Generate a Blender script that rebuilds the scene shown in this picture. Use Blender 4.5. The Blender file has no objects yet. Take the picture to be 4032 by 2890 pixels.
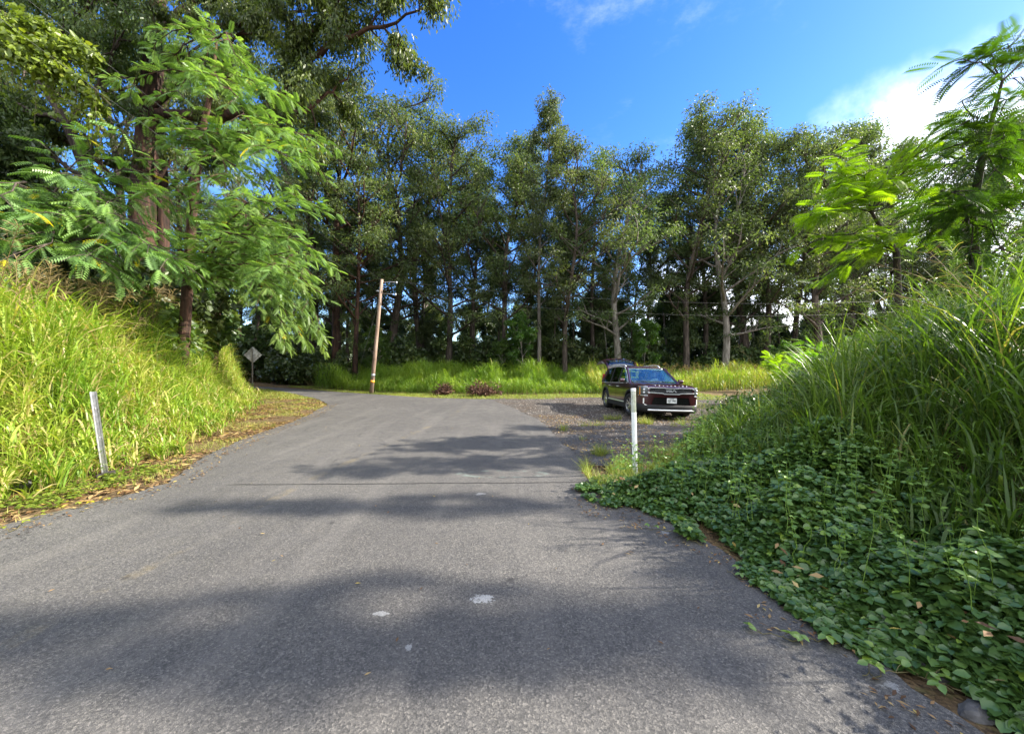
import bpy, bmesh, math, random
import numpy as np
from mathutils import Vector, Matrix

R = math.radians
scene = bpy.context.scene
col = scene.collection
rng = np.random.default_rng(7)
random.seed(7)

# ------------------------------------------------------------------ camera
CAM_H = 1.7
cam_data = bpy.data.cameras.new("camera")
cam_data.sensor_width = 36.0
cam_data.sensor_fit = 'HORIZONTAL'
cam_data.lens = 13.0
cam_data.clip_start = 0.05
cam_data.clip_end = 4000
cam = bpy.data.objects.new("camera", cam_data)
cam.location = (0, 0, CAM_H)
cam.rotation_euler = (R(90), 0, 0)
col.objects.link(cam)
scene.camera = cam

# ------------------------------------------------------------------ light
SUN_AZ = 87.0      # degrees clockwise from +Y (to the right of the view)
SUN_EL = 33.0
sun_dir = Vector((math.sin(R(SUN_AZ)) * math.cos(R(SUN_EL)), math.cos(R(SUN_AZ)) * math.cos(R(SUN_EL)), math.sin(R(SUN_EL))))
world = bpy.data.worlds.new("World")
scene.world = world
world.use_nodes = True
nt = world.node_tree
nt.nodes.clear()
w_out = nt.nodes.new('ShaderNodeOutputWorld')
w_bg = nt.nodes.new('ShaderNodeBackground')
w_bg.inputs[1].default_value = 0.15
sky = nt.nodes.new('ShaderNodeTexSky')
sky.sky_type = 'NISHITA'
sky.sun_disc = False
sky.sun_elevation = R(SUN_EL)
sky.sun_rotation = R(SUN_AZ)
sky.air_density = 1.0
sky.dust_density = 0.25
sky.ozone_density = 2.5
hs = nt.nodes.new('ShaderNodeHueSaturation')
hs.inputs['Hue'].default_value = 0.517
hs.inputs['Saturation'].default_value = 1.34
hs.inputs['Value'].default_value = 0.92
nt.links.new(sky.outputs[0], hs.inputs['Color'])
tc = nt.nodes.new('ShaderNodeTexCoord')


def wmath(op, a, b=None, c=None):
    n = nt.nodes.new('ShaderNodeMath'); n.operation = op
    for i, v in enumerate((a, b, c)):
        if v is None: continue
        if hasattr(v, 'is_linked') or hasattr(v, 'links'): nt.links.new(v, n.inputs[i])
        else: n.inputs[i].default_value = v
    return n.outputs[0]


def wdot(vec):
    n = nt.nodes.new('ShaderNodeVectorMath'); n.operation = 'DOT_PRODUCT'
    nt.links.new(tc.outputs['Generated'], n.inputs[0]); n.inputs[1].default_value = vec
    return n.outputs['Value']


def wnoise(scale, detail, rough=0.55, stretch=(1, 1, 1)):
    mp = nt.nodes.new('ShaderNodeMapping'); mp.inputs['Scale'].default_value = stretch
    nt.links.new(tc.outputs['Generated'], mp.inputs[0])
    n = nt.nodes.new('ShaderNodeTexNoise'); n.inputs['Scale'].default_value = scale
    n.inputs['Detail'].default_value = detail; n.inputs['Roughness'].default_value = rough
    nt.links.new(mp.outputs[0], n.inputs['Vector'])
    return n.outputs['Fac']


def wsmooth(v, a, b):
    n = nt.nodes.new('ShaderNodeMapRange'); n.interpolation_type = 'SMOOTHSTEP'
    nt.links.new(v, n.inputs[0]); n.inputs[1].default_value = a; n.inputs[2].default_value = b
    return n.outputs[0]


# cloud bank in the right half of the sky (a real direction on the sky, edge broken by noise)
s_plane = wdot((0.67, -0.146, -0.728))
n1 = wnoise(3.2, 7)
n2 = wnoise(1.3, 3)
e = wmath('ADD', s_plane, wmath('MULTIPLY', wmath('SUBTRACT', n1, 0.5), 0.55))
e = wmath('ADD', e, wmath('MULTIPLY', wmath('SUBTRACT', n2, 0.5), 0.25))
m_bank = wsmooth(e, -0.04, 0.20)
# thin wisps
n3 = wnoise(2.6, 9, 0.66, (1.0, 1.0, 2.2))
m_w = wmath('MULTIPLY', wsmooth(n3, 0.55, 0.85), 0.22)
# unseen broken cloud added behind the viewer to whiten the ambient light
yb = wdot((0.0, -1.0, 0.25))
m_b = wsmooth(wmath('ADD', yb, wmath('MULTIPLY', wmath('SUBTRACT', n2, 0.5), 1.2)), -0.05, 0.35)
n4 = wnoise(7.0, 8, 0.6)
m_bank = wmath('MULTIPLY', m_bank, wsmooth(n4, 0.22, 0.52))
mask = wmath('MAXIMUM', wmath('MAXIMUM', m_bank, m_w), wmath('MULTIPLY', m_b, 0.8))
ccol = nt.nodes.new('ShaderNodeMix'); ccol.data_type = 'RGBA'
ccol.inputs[6].default_value = (4.6, 5.0, 5.7, 1)
ccol.inputs[7].default_value = (8.2, 8.3, 8.5, 1)
nt.links.new(wsmooth(n1, 0.38, 0.6), ccol.inputs[0])
wmix = nt.nodes.new('ShaderNodeMix'); wmix.data_type = 'RGBA'
nt.links.new(mask, wmix.inputs[0])
nt.links.new(hs.outputs[0], wmix.inputs[6])
nt.links.new(ccol.outputs[2], wmix.inputs[7])
nt.links.new(wmix.outputs[2], w_bg.inputs[0])
nt.links.new(w_bg.outputs[0], w_out.inputs[0])

sd = bpy.data.lights.new("sun", 'SUN')
sd.energy = 5.0
sd.angle = R(0.53)
sd.color = (1.0, 0.93, 0.82)
so = bpy.data.objects.new("sun", sd)
so.rotation_euler = (-sun_dir).to_track_quat('-Z', 'Y').to_euler()
so.location = (30, 10, 30)
col.objects.link(so)

scene.view_settings.view_transform = 'Standard'
scene.view_settings.look = 'None'
scene.view_settings.exposure = 1.6
scene.view_settings.gamma = 1.0

# ------------------------------------------------------------------ node helpers


class NT:
    """small wrapper for writing shader node trees"""
    def __init__(self, name):
        self.m = bpy.data.materials.new(name); self.m.use_nodes = True
        self.t = self.m.node_tree; self.t.nodes.clear()
        self.out = self.t.nodes.new('ShaderNodeOutputMaterial')
        self._tc = None

    def n(self, kind): return self.t.nodes.new(kind)
    def l(self, a, b): self.t.links.new(a, b)

    def put(self, sock, v):
        if isinstance(v, bpy.types.NodeSocket): self.l(v, sock)
        else: sock.default_value = v

    def obj(self):
        if self._tc is None: self._tc = self.n('ShaderNodeTexCoord').outputs['Object']
        return self._tc

    def mapping(self, scale=(1, 1, 1), loc=(0, 0, 0)):
        m = self.n('ShaderNodeMapping'); m.inputs['Scale'].default_value = scale; m.inputs['Location'].default_value = loc
        self.l(self.obj(), m.inputs[0]); return m.outputs[0]

    def noise(self, scale, detail=4, rough=0.5, vec=None, dist=0.0):
        n = self.n('ShaderNodeTexNoise'); n.inputs['Scale'].default_value = scale; n.inputs['Detail'].default_value = detail
        n.inputs['Roughness'].default_value = rough; n.inputs['Distortion'].default_value = dist
        self.l(vec or self.obj(), n.inputs['Vector']); return n.outputs['Fac']

    def voro(self, scale, feature='F1', out='Distance', vec=None, rnd=1.0):
        n = self.n('ShaderNodeTexVoronoi'); n.feature = feature; n.inputs['Scale'].default_value = scale
        n.inputs['Randomness'].default_value = rnd
        self.l(vec or self.obj(), n.inputs['Vector']); return n.outputs[out]

    def math(self, op, a, b=None, c=None, clamp=False):
        n = self.n('ShaderNodeMath'); n.operation = op; n.use_clamp = clamp
        for i, v in enumerate((a, b, c)):
            if v is not None: self.put(n.inputs[i], v)
        return n.outputs[0]

    def ss(self, v, a, b, lo=0.0, hi=1.0):
        n = self.n('ShaderNodeMapRange'); n.interpolation_type = 'SMOOTHSTEP'
        self.put(n.inputs[0], v); n.inputs[1].default_value = a; n.inputs[2].default_value = b
        n.inputs[3].default_value = lo; n.inputs[4].default_value = hi
        return n.outputs[0]

    def mix(self, f, a, b, mode='MIX'):
        n = self.n('ShaderNodeMix'); n.data_type = 'RGBA'; n.blend_type = mode
        self.put(n.inputs[0], f)
        for s, v in ((6, a), (7, b)):
            if isinstance(v, tuple) and len(v) == 3: v = v + (1,)
            self.put(n.inputs[s], v)
        return n.outputs[2]

    def ramp(self, f, stops):
        n = self.n('ShaderNodeValToRGB'); el = n.color_ramp.elements
        while len(el) < len(stops): el.new(0.5)
        for e_, (p, c) in zip(el, stops): e_.position = p; e_.color = tuple(c) + (1,)
        self.put(n.inputs[0], f); return n.outputs[0]

    def sep(self, vec=None):
        n = self.n('ShaderNodeSeparateXYZ'); self.l(vec or self.obj(), n.inputs[0]); return n.outputs

    def bump(self, h, strength=0.5, dist=0.01):
        n = self.n('ShaderNodeBump'); n.inputs['Strength'].default_value = strength; n.inputs['Distance'].default_value = dist
        self.put(n.inputs['Height'], h); return n.outputs[0]

    def bsdf(self, base, rough=0.6, metal=0.0, spec=0.5, normal=None, coat=0.0, trans=0.0, emit=None):
        n = self.n('ShaderNodeBsdfPrincipled')
        if isinstance(base, tuple) and len(base) == 3: base = base + (1,)
        self.put(n.inputs['Base Color'], base); self.put(n.inputs['Roughness'], rough); self.put(n.inputs['Metallic'], metal)
        n.inputs['Specular IOR Level'].default_value = spec
        if coat: n.inputs['Coat Weight'].default_value = coat; n.inputs['Coat Roughness'].default_value = 0.03
        if trans: n.inputs['Transmission Weight'].default_value = trans
        if normal is not None: self.l(normal, n.inputs['Normal'])
        return n.outputs[0]

    def done(self, shader): self.l(shader, self.out.inputs[0]); return self.m


def plain(name, c, rough=0.6, metal=0.0, var=0.12, scale=6.0, spec=0.5, coat=0.0, bump=0.0):
    t = NT(name)
    f = t.noise(scale, 5, 0.6)
    a = tuple(x * (1 - var) for x in c); b = tuple(min(1, x * (1 + var)) for x in c)
    base = t.mix(t.ss(f, 0.3, 0.7), a, b)
    nrm = t.bump(t.noise(scale * 8, 3), 0.3, bump) if bump else None
    return t.done(t.bsdf(base, rough, metal, spec, nrm, coat))


def foliage(name, stops, transl=0.35, rough=0.45, tcol=(1.25, 1.3, 0.5), spec=0.4, objvar=0.25, tint=0.8):
    t = NT(name)
    a = t.n('ShaderNodeAttribute'); a.attribute_name = 'rnd'
    base = t.ramp(a.outputs['Fac'], stops)
    oi = t.n('ShaderNodeObjectInfo')
    hv = t.n('ShaderNodeHueSaturation')
    t.l(base, hv.inputs['Color'])
    t.put(hv.inputs['Value'], t.math('MULTIPLY_ADD', oi.outputs['Random'], objvar, 1 - objvar / 2))
    t.put(hv.inputs['Hue'], t.math('MULTIPLY_ADD', oi.outputs['Random'], 0.03 * objvar * 4, 0.5 - 0.015 * objvar * 4))
    c = hv.outputs[0]
    p = t.bsdf(c, rough, 0, spec)
    tr = t.n('ShaderNodeBsdfTranslucent')
    t.l(t.mix(1.0, c, tcol, 'MULTIPLY'), tr.inputs[0])
    mx = t.n('ShaderNodeMixShader'); mx.inputs[0].default_value = transl
    t.l(p, mx.inputs[1]); t.l(tr.outputs[0], mx.inputs[2])
    return t.done(mx.outputs[0])


# ------------------------------------------------------------------ object helpers
def tag(o, label=None, cat=None, group=None, kind=None):
    if label: o['label'] = label
    if cat: o['category'] = cat
    if group: o['group'] = group
    if kind: o['kind'] = kind
    return o


def empty(name, loc=(0, 0, 0), rot=(0, 0, 0)):
    o = bpy.data.objects.new(name, None); col.objects.link(o)
    o.location = loc; o.rotation_euler = rot; o.empty_display_size = 0.3
    return o


def link(name, me, mat, parent=None):
    o = bpy.data.objects.new(name, me); col.objects.link(o)
    if mat is not None:
        me.materials.clear(); me.materials.append(mat)
    if parent is not None: o.parent = parent
    return o


def np_mesh(name, V, F, rnd=None, smooth=False):
    """V (n,3), F (m,4) quads"""
    me = bpy.data.meshes.new(name)
    V = np.ascontiguousarray(V, dtype=np.float32); F = np.ascontiguousarray(F, dtype=np.int32)
    m, k = F.shape
    me.vertices.add(len(V)); me.vertices.foreach_set('co', V.ravel())
    me.loops.add(m * k); me.loops.foreach_set('vertex_index', F.ravel())
    me.polygons.add(m); me.polygons.foreach_set('loop_start', np.arange(0, m * k, k, dtype=np.int32))
    if smooth: me.polygons.foreach_set('use_smooth', np.ones(m, dtype=bool))
    if rnd is not None:
        a = me.attributes.new('rnd', 'FLOAT', 'FACE'); a.data.foreach_set('value', np.ascontiguousarray(rnd, dtype=np.float32))
    me.update(calc_edges=True)
    return me


class Acc:
    """accumulates quads"""
    def __init__(self): self.V = []; self.F = []; self.Rn = []; self.n = 0

    def add(self, V, F, r=None):
        V = np.asarray(V, float).reshape(-1, 3); F = np.asarray(F, int)
        self.V.append(V); self.F.append(F + self.n); self.n += len(V)
        self.Rn.append(np.zeros(len(F)) if r is None else np.broadcast_to(r, (len(F),)))

    def mesh(self, name, smooth=False):
        return np_mesh(name, np.concatenate(self.V), np.concatenate(self.F), np.concatenate(self.Rn), smooth)


def unit(v): return v / np.maximum(np.linalg.norm(v, axis=-1, keepdims=True), 1e-9)


def frames(x, up):
    x = unit(x); y = unit(np.cross(up, x)); z = np.cross(x, y)
    return np.stack([x, y, z], axis=-1)          # columns


def instance(acc, tV, tF, M, pos, scale, rnd):
    """stamp a template at N frames"""
    N = len(pos); k = len(tV)
    W = np.einsum('nij,kj->nki', M, tV) * np.asarray(scale).reshape(-1, 1, 1) + pos[:, None, :]
    F = (tF[None] + (np.arange(N) * k)[:, None, None]).reshape(-1, 4)
    acc.add(W.reshape(-1, 3), F, np.repeat(rnd, len(tF)))


def tube_np(acc, pts, rad, sides=6, r=0.0):
    pts = np.asarray(pts, float); rad = np.asarray(rad, float)
    n = len(pts)
    d = np.gradient(pts, axis=0); d = unit(d)
    ref = np.array([0.3, 0.9, 0.2]) if abs(d[0][2]) > 0.5 else np.array([0, 0, 1.0])
    a = unit(np.cross(d, ref)); b = np.cross(d, a)
    th = np.linspace(0, 2 * math.pi, sides, endpoint=False)
    V = pts[:, None, :] + rad[:, None, None] * (np.cos(th)[None, :, None] * a[:, None, :] + np.sin(th)[None, :, None] * b[:, None, :])
    F = []
    for i in range(n - 1):
        for j in range(sides):
            k = (j + 1) % sides
            F.append((i * sides + j, i * sides + k, (i + 1) * sides + k, (i + 1) * sides + j))
    acc.add(V.reshape(-1, 3), F, r)


def at(px, py, Y):
    """pixel of the 2268-wide view at depth Y -> world point"""
    u = px * 1.7778; v = py * 1.7778
    return np.array([(u - 2016) / 1456 * Y, Y, CAM_H + (1445 - v) / 1456 * Y])


# ------------------------------------------------------------------ polylines and terrain height
E_L = [(-5.6, -10), (-5.45, 0), (-5.35, 3.87), (-5.05, 5.3), (-5.8, 6.87), (-6.35, 9.1), (-7.1, 13), (-8.3, 16.6), (-10.1, 19.2), (-14.7, 24.2), (-19, 28.1), (-32, 34), (-60, 37.5)]
E_F = [(-60, 42), (-34, 38.2), (-20.4, 31.3), (-13.2, 26), (-8.4, 22.7), (-4.27, 20.1), (-2.2, 19.4), (-0.9, 19.1)]
E_R = [(-0.75, 18.0), (-0.55, 17.0), (0.3, 14.3), (0.82, 11.9), (1.14, 8.8), (1.16, 5.7), (1.2, 4.8), (1.75, 4.1), (1.95, 3.3), (2.0, 2.6), (2.1, 1.8), (2.2, 0), (2.3, -10)]
FOOT_L = [(-7.0, -10), (-6.9, 3), (-6.75, 4.6), (-6.75, 6.2), (-8.1, 9.4), (-9.6, 12.2), (-12.2, 16.4), (-19.9, 28.2), (-32, 33.2), (-70, 36)]
FOOT_R = [(70, 34), (40, 29), (17, 20.5), (9.6, 15), (6.5, 11.4), (3.5, 7.6), (2.35, 5.4), (2.2, 3.4), (2.3, 1.7), (2.45, 0), (2.6, -10)]


def sdist(x, y, poly):
    """signed distance: positive on the left-hand side walking along poly"""
    best = np.full(x.shape, 1e9); sg = np.ones(x.shape)
    for (ax, ay), (bx, by) in zip(poly[:-1], poly[1:]):
        dx, dy = bx - ax, by - ay; L2 = dx * dx + dy * dy
        t = np.clip(((x - ax) * dx + (y - ay) * dy) / L2, 0, 1)
        px, py = ax + t * dx, ay + t * dy
        d = np.hypot(x - px, y - py)
        c = dx * (y - ay) - dy * (x - ax)
        m = d < best - 1e-9
        best = np.where(m, d, best); sg = np.where(m, np.sign(c), sg)
    return best * sg


def sst(v, a, b):
    t = np.clip((v - a) / (b - a), 0, 1); return t * t * (3 - 2 * t)


def vnoise(x, y, s, seed=0):
    """cheap smooth value noise, 0..1"""
    r = np.random.default_rng(seed + 100).random((64, 64))
    X = x / s; Y = y / s; i = np.floor(X).astype(int); j = np.floor(Y).astype(int)
    fx = X - i; fy = Y - j; fx = fx * fx * (3 - 2 * fx); fy = fy * fy * (3 - 2 * fy)
    g = lambda a, b: r[a % 64, b % 64]
    return (g(i, j) * (1 - fx) + g(i + 1, j) * fx) * (1 - fy) + (g(i, j + 1) * (1 - fx) + g(i + 1, j + 1) * fx) * fy


def height(x, y):
    x = np.asarray(x, float); y = np.asarray(y, float)
    dl = sdist(x, y, FOOT_L)
    h = (1.2 + 1.6 * sst(y, 8, 19)) * sst(dl, -0.1, 2.3) + 0.6 * sst(dl, 2.0, 9)
    h = h * (1 - 0.75 * sst(x, -60, -15) * sst(y, 22, 30) * 0)
    dr = sdist(x, y, FOOT_R)
    amp = 1.5 - 0.65 * sst(y, 5, 9) - 0.45 * sst(y, 9, 16)
    h = h + amp * sst(dr, 0.2, 4.6) + 0.5 * amp * sst(dr, 4, 10) * 0.5
    h = h + (sst(dl, 0, 1.5) + sst(dr, 0, 1.5)) * (vnoise(x, y, 1.3, 1) - 0.5) * 0.22
    far = sst(y, 24, 32) * (1 - sst(dl, -3, 2))
    h = h + far * (0.25 + (vnoise(x, y, 6, 2) - 0.5) * 0.35)
    inroad = np.maximum(-np.maximum(dl, -50), 0)
    h = h + sst(-dl, -0.2, 0.4) * sst(-dr, -0.2, 0.4) * (1 - sst(y, 22, 26)) * (vnoise(x, y, 0.5, 4) - 1.1) * 0.012
    return h


def in_poly(x, y, poly):
    ins = np.zeros(x.shape, bool)
    n = len(poly)
    for i in range(n):
        x1, y1 = poly[i]; x2, y2 = poly[(i + 1) % n]
        if y1 == y2: continue
        c = ((y1 > y) != (y2 > y)) & (x < (x2 - x1) * (y - y1) / (y2 - y1) + x1)
        ins ^= c
    return ins


ROAD = E_L + E_F + E_R
GRAVEL = [(0.2, 9.2), (1.4, 8.6), (2.6, 8.3), (3.6, 8.0), (5.2, 9.8), (6.6, 11.3), (9.2, 14.4), (17, 19.6), (40, 27.8), (41, 30.5), (17, 22.6), (9, 21.2), (3, 20.2), (-0.5, 19.9), (-4.5, 20.2), (-3.0, 18.6), (-1.6, 17)]
OLDPAV = [(0.6, 6.4), (1.8, 6.2), (2.6, 6.6), (3.4, 7.6), (4.7, 9.2), (5.2, 10.3), (3.9, 10.9), (2.2, 10.6), (0.4, 10.2)]


def sheet(name, poly, z, mat, jit=0.03, step=0.25, grid=2.0, seed=0, smooth_far=60):
    """a flat sheet with a crumbled edge"""
    r = random.Random(seed)
    pts = []
    n = len(poly)
    for i in range(n):
        a = Vector(poly[i]); b = Vector(poly[(i + 1) % n]); L = (b - a).length
        if L < 1e-6: continue
        nn = Vector((-(b - a).y, (b - a).x)).normalized()
        near = min(a.length, b.length) < 25
        k = max(1, int(L / (step if near else 2.0)))
        for q in range(k):
            p = a.lerp(b, q / k)
            w = p + nn * (r.uniform(-jit, jit) + 0.05 * math.sin(p.x * 2.1 + p.y * 1.7)) if near else p
            pts.append(w)
    bm = bmesh.new()
    vs = [bm.verts.new((p.x, p.y, z)) for p in pts]
    bm.faces.new(vs)
    bmesh.ops.triangulate(bm, faces=bm.faces[:])
    bmesh.ops.recalc_face_normals(bm, faces=bm.faces[:])
    if bm.faces[:] and sum(f.normal.z for f in bm.faces) < 0:
        bmesh.ops.reverse_faces(bm, faces=bm.faces[:])
    me = bpy.data.meshes.new(name); bm.to_mesh(me); bm.free()
    o = link(name, me, mat); tag(o, kind='structure')
    return o


# ------------------------------------------------------------------ setting materials
def m_ground():
    t = NT('soil_and_litter')
    n1_ = t.noise(0.6, 5); n2_ = t.noise(9, 6, 0.65); v = t.voro(38, out='Color')
    sv = t.n('ShaderNodeSeparateColor'); t.l(v, sv.inputs[0])
    base = t.ramp(n2_, [(0.3, (0.035, 0.024, 0.015)), (0.5, (0.09, 0.06, 0.034)), (0.72, (0.15, 0.105, 0.06))])
    lit = t.ramp(sv.outputs[0], [(0.0, (0.05, 0.035, 0.02)), (0.5, (0.16, 0.105, 0.05)), (0.85, (0.26, 0.18, 0.08)), (1.0, (0.10, 0.11, 0.03))])
    c = t.mix(t.ss(n1_, 0.35, 0.6, 0.25, 0.8), base, lit)
    nrm = t.bump(t.math('ADD', t.voro(30), n2_), 0.7, 0.03)
    return t.done(t.bsdf(c, 0.9, 0, 0.2, nrm))


def m_asphalt():
    t = NT('worn_asphalt')
    X, Y, Z = t.sep()
    fine = t.voro(95, out='Color'); sf = t.n('ShaderNodeSeparateColor'); t.l(fine, sf.inputs[0])
    big = t.noise(0.45, 4, 0.55); mid = t.noise(3.0, 5, 0.6); gr = t.noise(260, 2, 0.6)
    base = t.ramp(big, [(0.3, (0.095, 0.090, 0.083)), (0.7, (0.132, 0.125, 0.113))])
    base = t.mix(t.ss(mid, 0.35, 0.7, 0, 0.35), base, (0.07, 0.07, 0.071))
    agg = t.ramp(sf.outputs[0], [(0.0, (0.55, 0.55, 0.55)), (0.45, (0.9, 0.9, 0.9)), (0.8, (1.15, 1.13, 1.1)), (1.0, (1.7, 1.66, 1.6))])
    base = t.mix(1.0, base, agg, 'MULTIPLY')
    pit = t.ss(gr, 0.36, 0.50)
    base = t.mix(pit, (0.028, 0.028, 0.03), base)
    # polished wheel tracks stretched along the lane
    tr = t.noise(1.0, 4, 0.6, t.mapping((2.2, 0.16, 1), (3, 0, 0)))
    base = t.mix(t.ss(tr, 0.48, 0.68, 0, 0.22), base, (0.19, 0.175, 0.155))
    # rubber arcs in the bend
    wig = t.noise(0.7, 2)
    arc = t.math('FRACT', t.math('MULTIPLY', t.math('ADD', t.math('ADD', X, t.math('MULTIPLY', t.math('MULTIPLY', Y, Y), 0.017)), t.math('MULTIPLY', wig, 0.8)), 1.9))
    am = t.math('MULTIPLY', t.ss(arc, 0.42, 0.5), t.ss(arc, 0.5, 0.58, 1, 0))
    am = t.math('MULTIPLY', am, t.ss(t.noise(0.8, 3), 0.5, 0.62))
    am = t.math('MULTIPLY', am, t.ss(Y, 6.0, 9.0))
    base = t.mix(t.math('MULTIPLY', am, 0.45), base, (0.03, 0.03, 0.032))
    # oil drips, stretched along the lane
    dv = t.mapping((1.0, 0.7, 1), (0.3, 0.2, 0)); dn = t.voro(2.6, vec=dv); dc = t.voro(2.6, out='Color', vec=dv)
    sc = t.n('ShaderNodeSeparateColor'); t.l(dc, sc.inputs[0])
    dm = t.math('MULTIPLY', t.ss(t.math('ADD', dn, t.math('MULTIPLY', mid, 0.07)), 0.085, 0.11, 1, 0), t.ss(sc.outputs[1], 0.55, 0.6))
    base = t.mix(t.math('MULTIPLY', dm, 0.6), base, (0.025, 0.024, 0.024))
    # faded yellow centre line
    cx = t.math('ADD', X, 3.05)
    cx = t.math('SUBTRACT', cx, t.math('MULTIPLY', t.ss(Y, 4, 14), 1.0))
    cl = t.ss(t.math('ABSOLUTE', cx), 0.05, 0.09, 1, 0)
    cl = t.math('MULTIPLY', cl, t.ss(t.noise(1.1, 7, 0.75), 0.47, 0.66))
    cl = t.math('MULTIPLY', cl, t.ss(Y, 14, 18, 1, 0))
    base = t.mix(t.math('MULTIPLY', cl, 0.22), base, (0.34, 0.25, 0.09))
    # white paint scabs
    wsum = None
    edge_n = t.math('MULTIPLY', t.math('SUBTRACT', t.noise(20, 5, 0.75), 0.5), 3.4)
    for (px, py, rx, ry) in ((-0.21, 2.69, 0.085, 0.065), (-0.90, 2.52, 0.06, 0.026), (-0.62, 2.22, 0.022, 0.03), (-0.42, 4.9, 0.07, 0.06), (1.55, 3.75, 0.06, 0.05), (2.0, 1.95, 0.05, 0.04)):
        dx = t.math('DIVIDE', t.math('SUBTRACT', X, px), rx); dy = t.math('DIVIDE', t.math('SUBTRACT', Y, py), ry)
        d = t.math('SQRT', t.math('ADD', t.math('MULTIPLY', dx, dx), t.math('MULTIPLY', dy, dy)))
        m = t.ss(t.math('ADD', d, edge_n), 0.62, 0.85, 1, 0)
        m = t.math('MULTIPLY', m, 0.9 if wsum is None else 0.6)
        wsum = m if wsum is None else t.math('MAXIMUM', wsum, m)
    base = t.mix(t.math('MULTIPLY', wsum, t.ss(gr, 0.36, 0.48, 0.25, 1)), base, (0.36, 0.36, 0.345))
    # faint ring of old greenish paint by the edge
    dx = t.math('DIVIDE', t.math('ADD', X, 0.15), 0.72); dy = t.math('DIVIDE', t.math('SUBTRACT', Y, 5.82), 0.2)
    d = t.math('SQRT', t.math('ADD', t.math('MULTIPLY', dx, dx), t.math('MULTIPLY', dy, dy)))
    rg = t.math('MULTIPLY', t.ss(t.math('ABSOLUTE', t.math('SUBTRACT', d, 0.9)), 0.05, 0.16, 1, 0), t.ss(t.noise(6, 4), 0.42, 0.6))
    base = t.mix(t.math('MULTIPLY', rg, 0.35), base, (0.22, 0.30, 0.25))
    # saw-cut seam across the lane
    sy = t.math('ADD', t.math('SUBTRACT', Y, 5.37), t.math('MULTIPLY', t.math('SUBTRACT', t.noise(1.2, 6, 0.7), 0.5), 0.10))
    sy = t.math('SUBTRACT', sy, t.math('MULTIPLY', X, 0.022))
    sm = t.math('MULTIPLY', t.ss(t.math('ABSOLUTE', sy), 0.012, 0.026, 1, 0), t.ss(X, -4.2, -3.8))
    base = t.mix(t.math('MULTIPLY', sm, 0.9), base, (0.012, 0.011, 0.01))
    cn = t.n('ShaderNodeTexVoronoi'); cn.feature = 'DISTANCE_TO_EDGE'; cn.inputs['Scale'].default_value = 0.55
    wv = t.n('ShaderNodeVectorMath'); wv.operation = 'ADD'; ncol = t.n('ShaderNodeTexNoise'); ncol.inputs['Scale'].default_value = 2.2; ncol.inputs['Detail'].default_value = 6
    t.l(t.obj(), ncol.inputs['Vector']); scl = t.n('ShaderNodeVectorMath'); scl.operation = 'SCALE'; scl.inputs[3].default_value = 0.8; t.l(ncol.outputs['Color'], scl.inputs[0])
    t.l(t.obj(), wv.inputs[0]); t.l(scl.outputs[0], wv.inputs[1]); t.l(wv.outputs[0], cn.inputs['Vector'])
    ck = t.math('MULTIPLY', t.ss(cn.outputs['Distance'], 0.002, 0.007, 1, 0), t.ss(t.noise(0.55, 3), 0.52, 0.60))
    base = t.mix(t.math('MULTIPLY', ck, 0.55), base, (0.02, 0.02, 0.02))
    # lane beyond the seam is a little smoother and cooler
    hgt = t.math('ADD', t.math('MULTIPLY', t.voro(95), 0.8), t.math('MULTIPLY', pit, 0.7))
    hgt = t.math('SUBTRACT', hgt, t.math('MULTIPLY', sm, 2.0))
    nrm = t.bump(hgt, 0.55, 0.006)
    return t.done(t.bsdf(base, t.ss(mid, 0.3, 0.7, 0.62, 0.8), 0, 0.35, nrm))


def m_gravel(name, lo, hi, sc):
    t = NT(name)
    c = t.voro(sc, out='Color'); s = t.n('ShaderNodeSeparateColor'); t.l(c, s.inputs[0])
    base = t.ramp(s.outputs[0], [(0, lo), (0.5, tuple((a + b) / 2 for a, b in zip(lo, hi))), (0.9, hi), (1, tuple(min(1, x * 1.6) for x in hi))])
    big = t.noise(0.9, 5)
    base = t.mix(t.ss(big, 0.4, 0.65, 0, 0.7), base, (0.07, 0.05, 0.035))
    sp = t.ss(t.noise(5, 6, 0.7), 0.55, 0.7, 0, 0.4)
    base = t.mix(sp, base, (0.15, 0.12, 0.08))
    nrm = t.bump(t.voro(sc), 0.8, 0.03)
    return t.done(t.bsdf(base, 0.9, 0, 0.2, nrm))


def bark(name, c1, c2, c3, sc=1.0):
    t = NT(name)
    v = t.mapping((6 * sc, 6 * sc, 0.7 * sc))
    n = t.noise(2.0, 6, 0.65, v); p = t.noise(0.35, 3)
    base = t.ramp(n, [(0.32, c1), (0.5, c2), (0.68, c3)])
    base = t.mix(t.ss(p, 0.45, 0.65, 0, 0.5), base, c3)
    oi = t.n('ShaderNodeObjectInfo'); hv = t.n('ShaderNodeHueSaturation'); t.l(base, hv.inputs['Color'])
    t.put(hv.inputs['Value'], t.math('MULTIPLY_ADD', oi.outputs['Random'], 0.6, 0.7))
    return t.done(t.bsdf(hv.outputs[0], 0.85, 0, 0.25, t.bump(n, 0.7, 0.04)))


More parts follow.
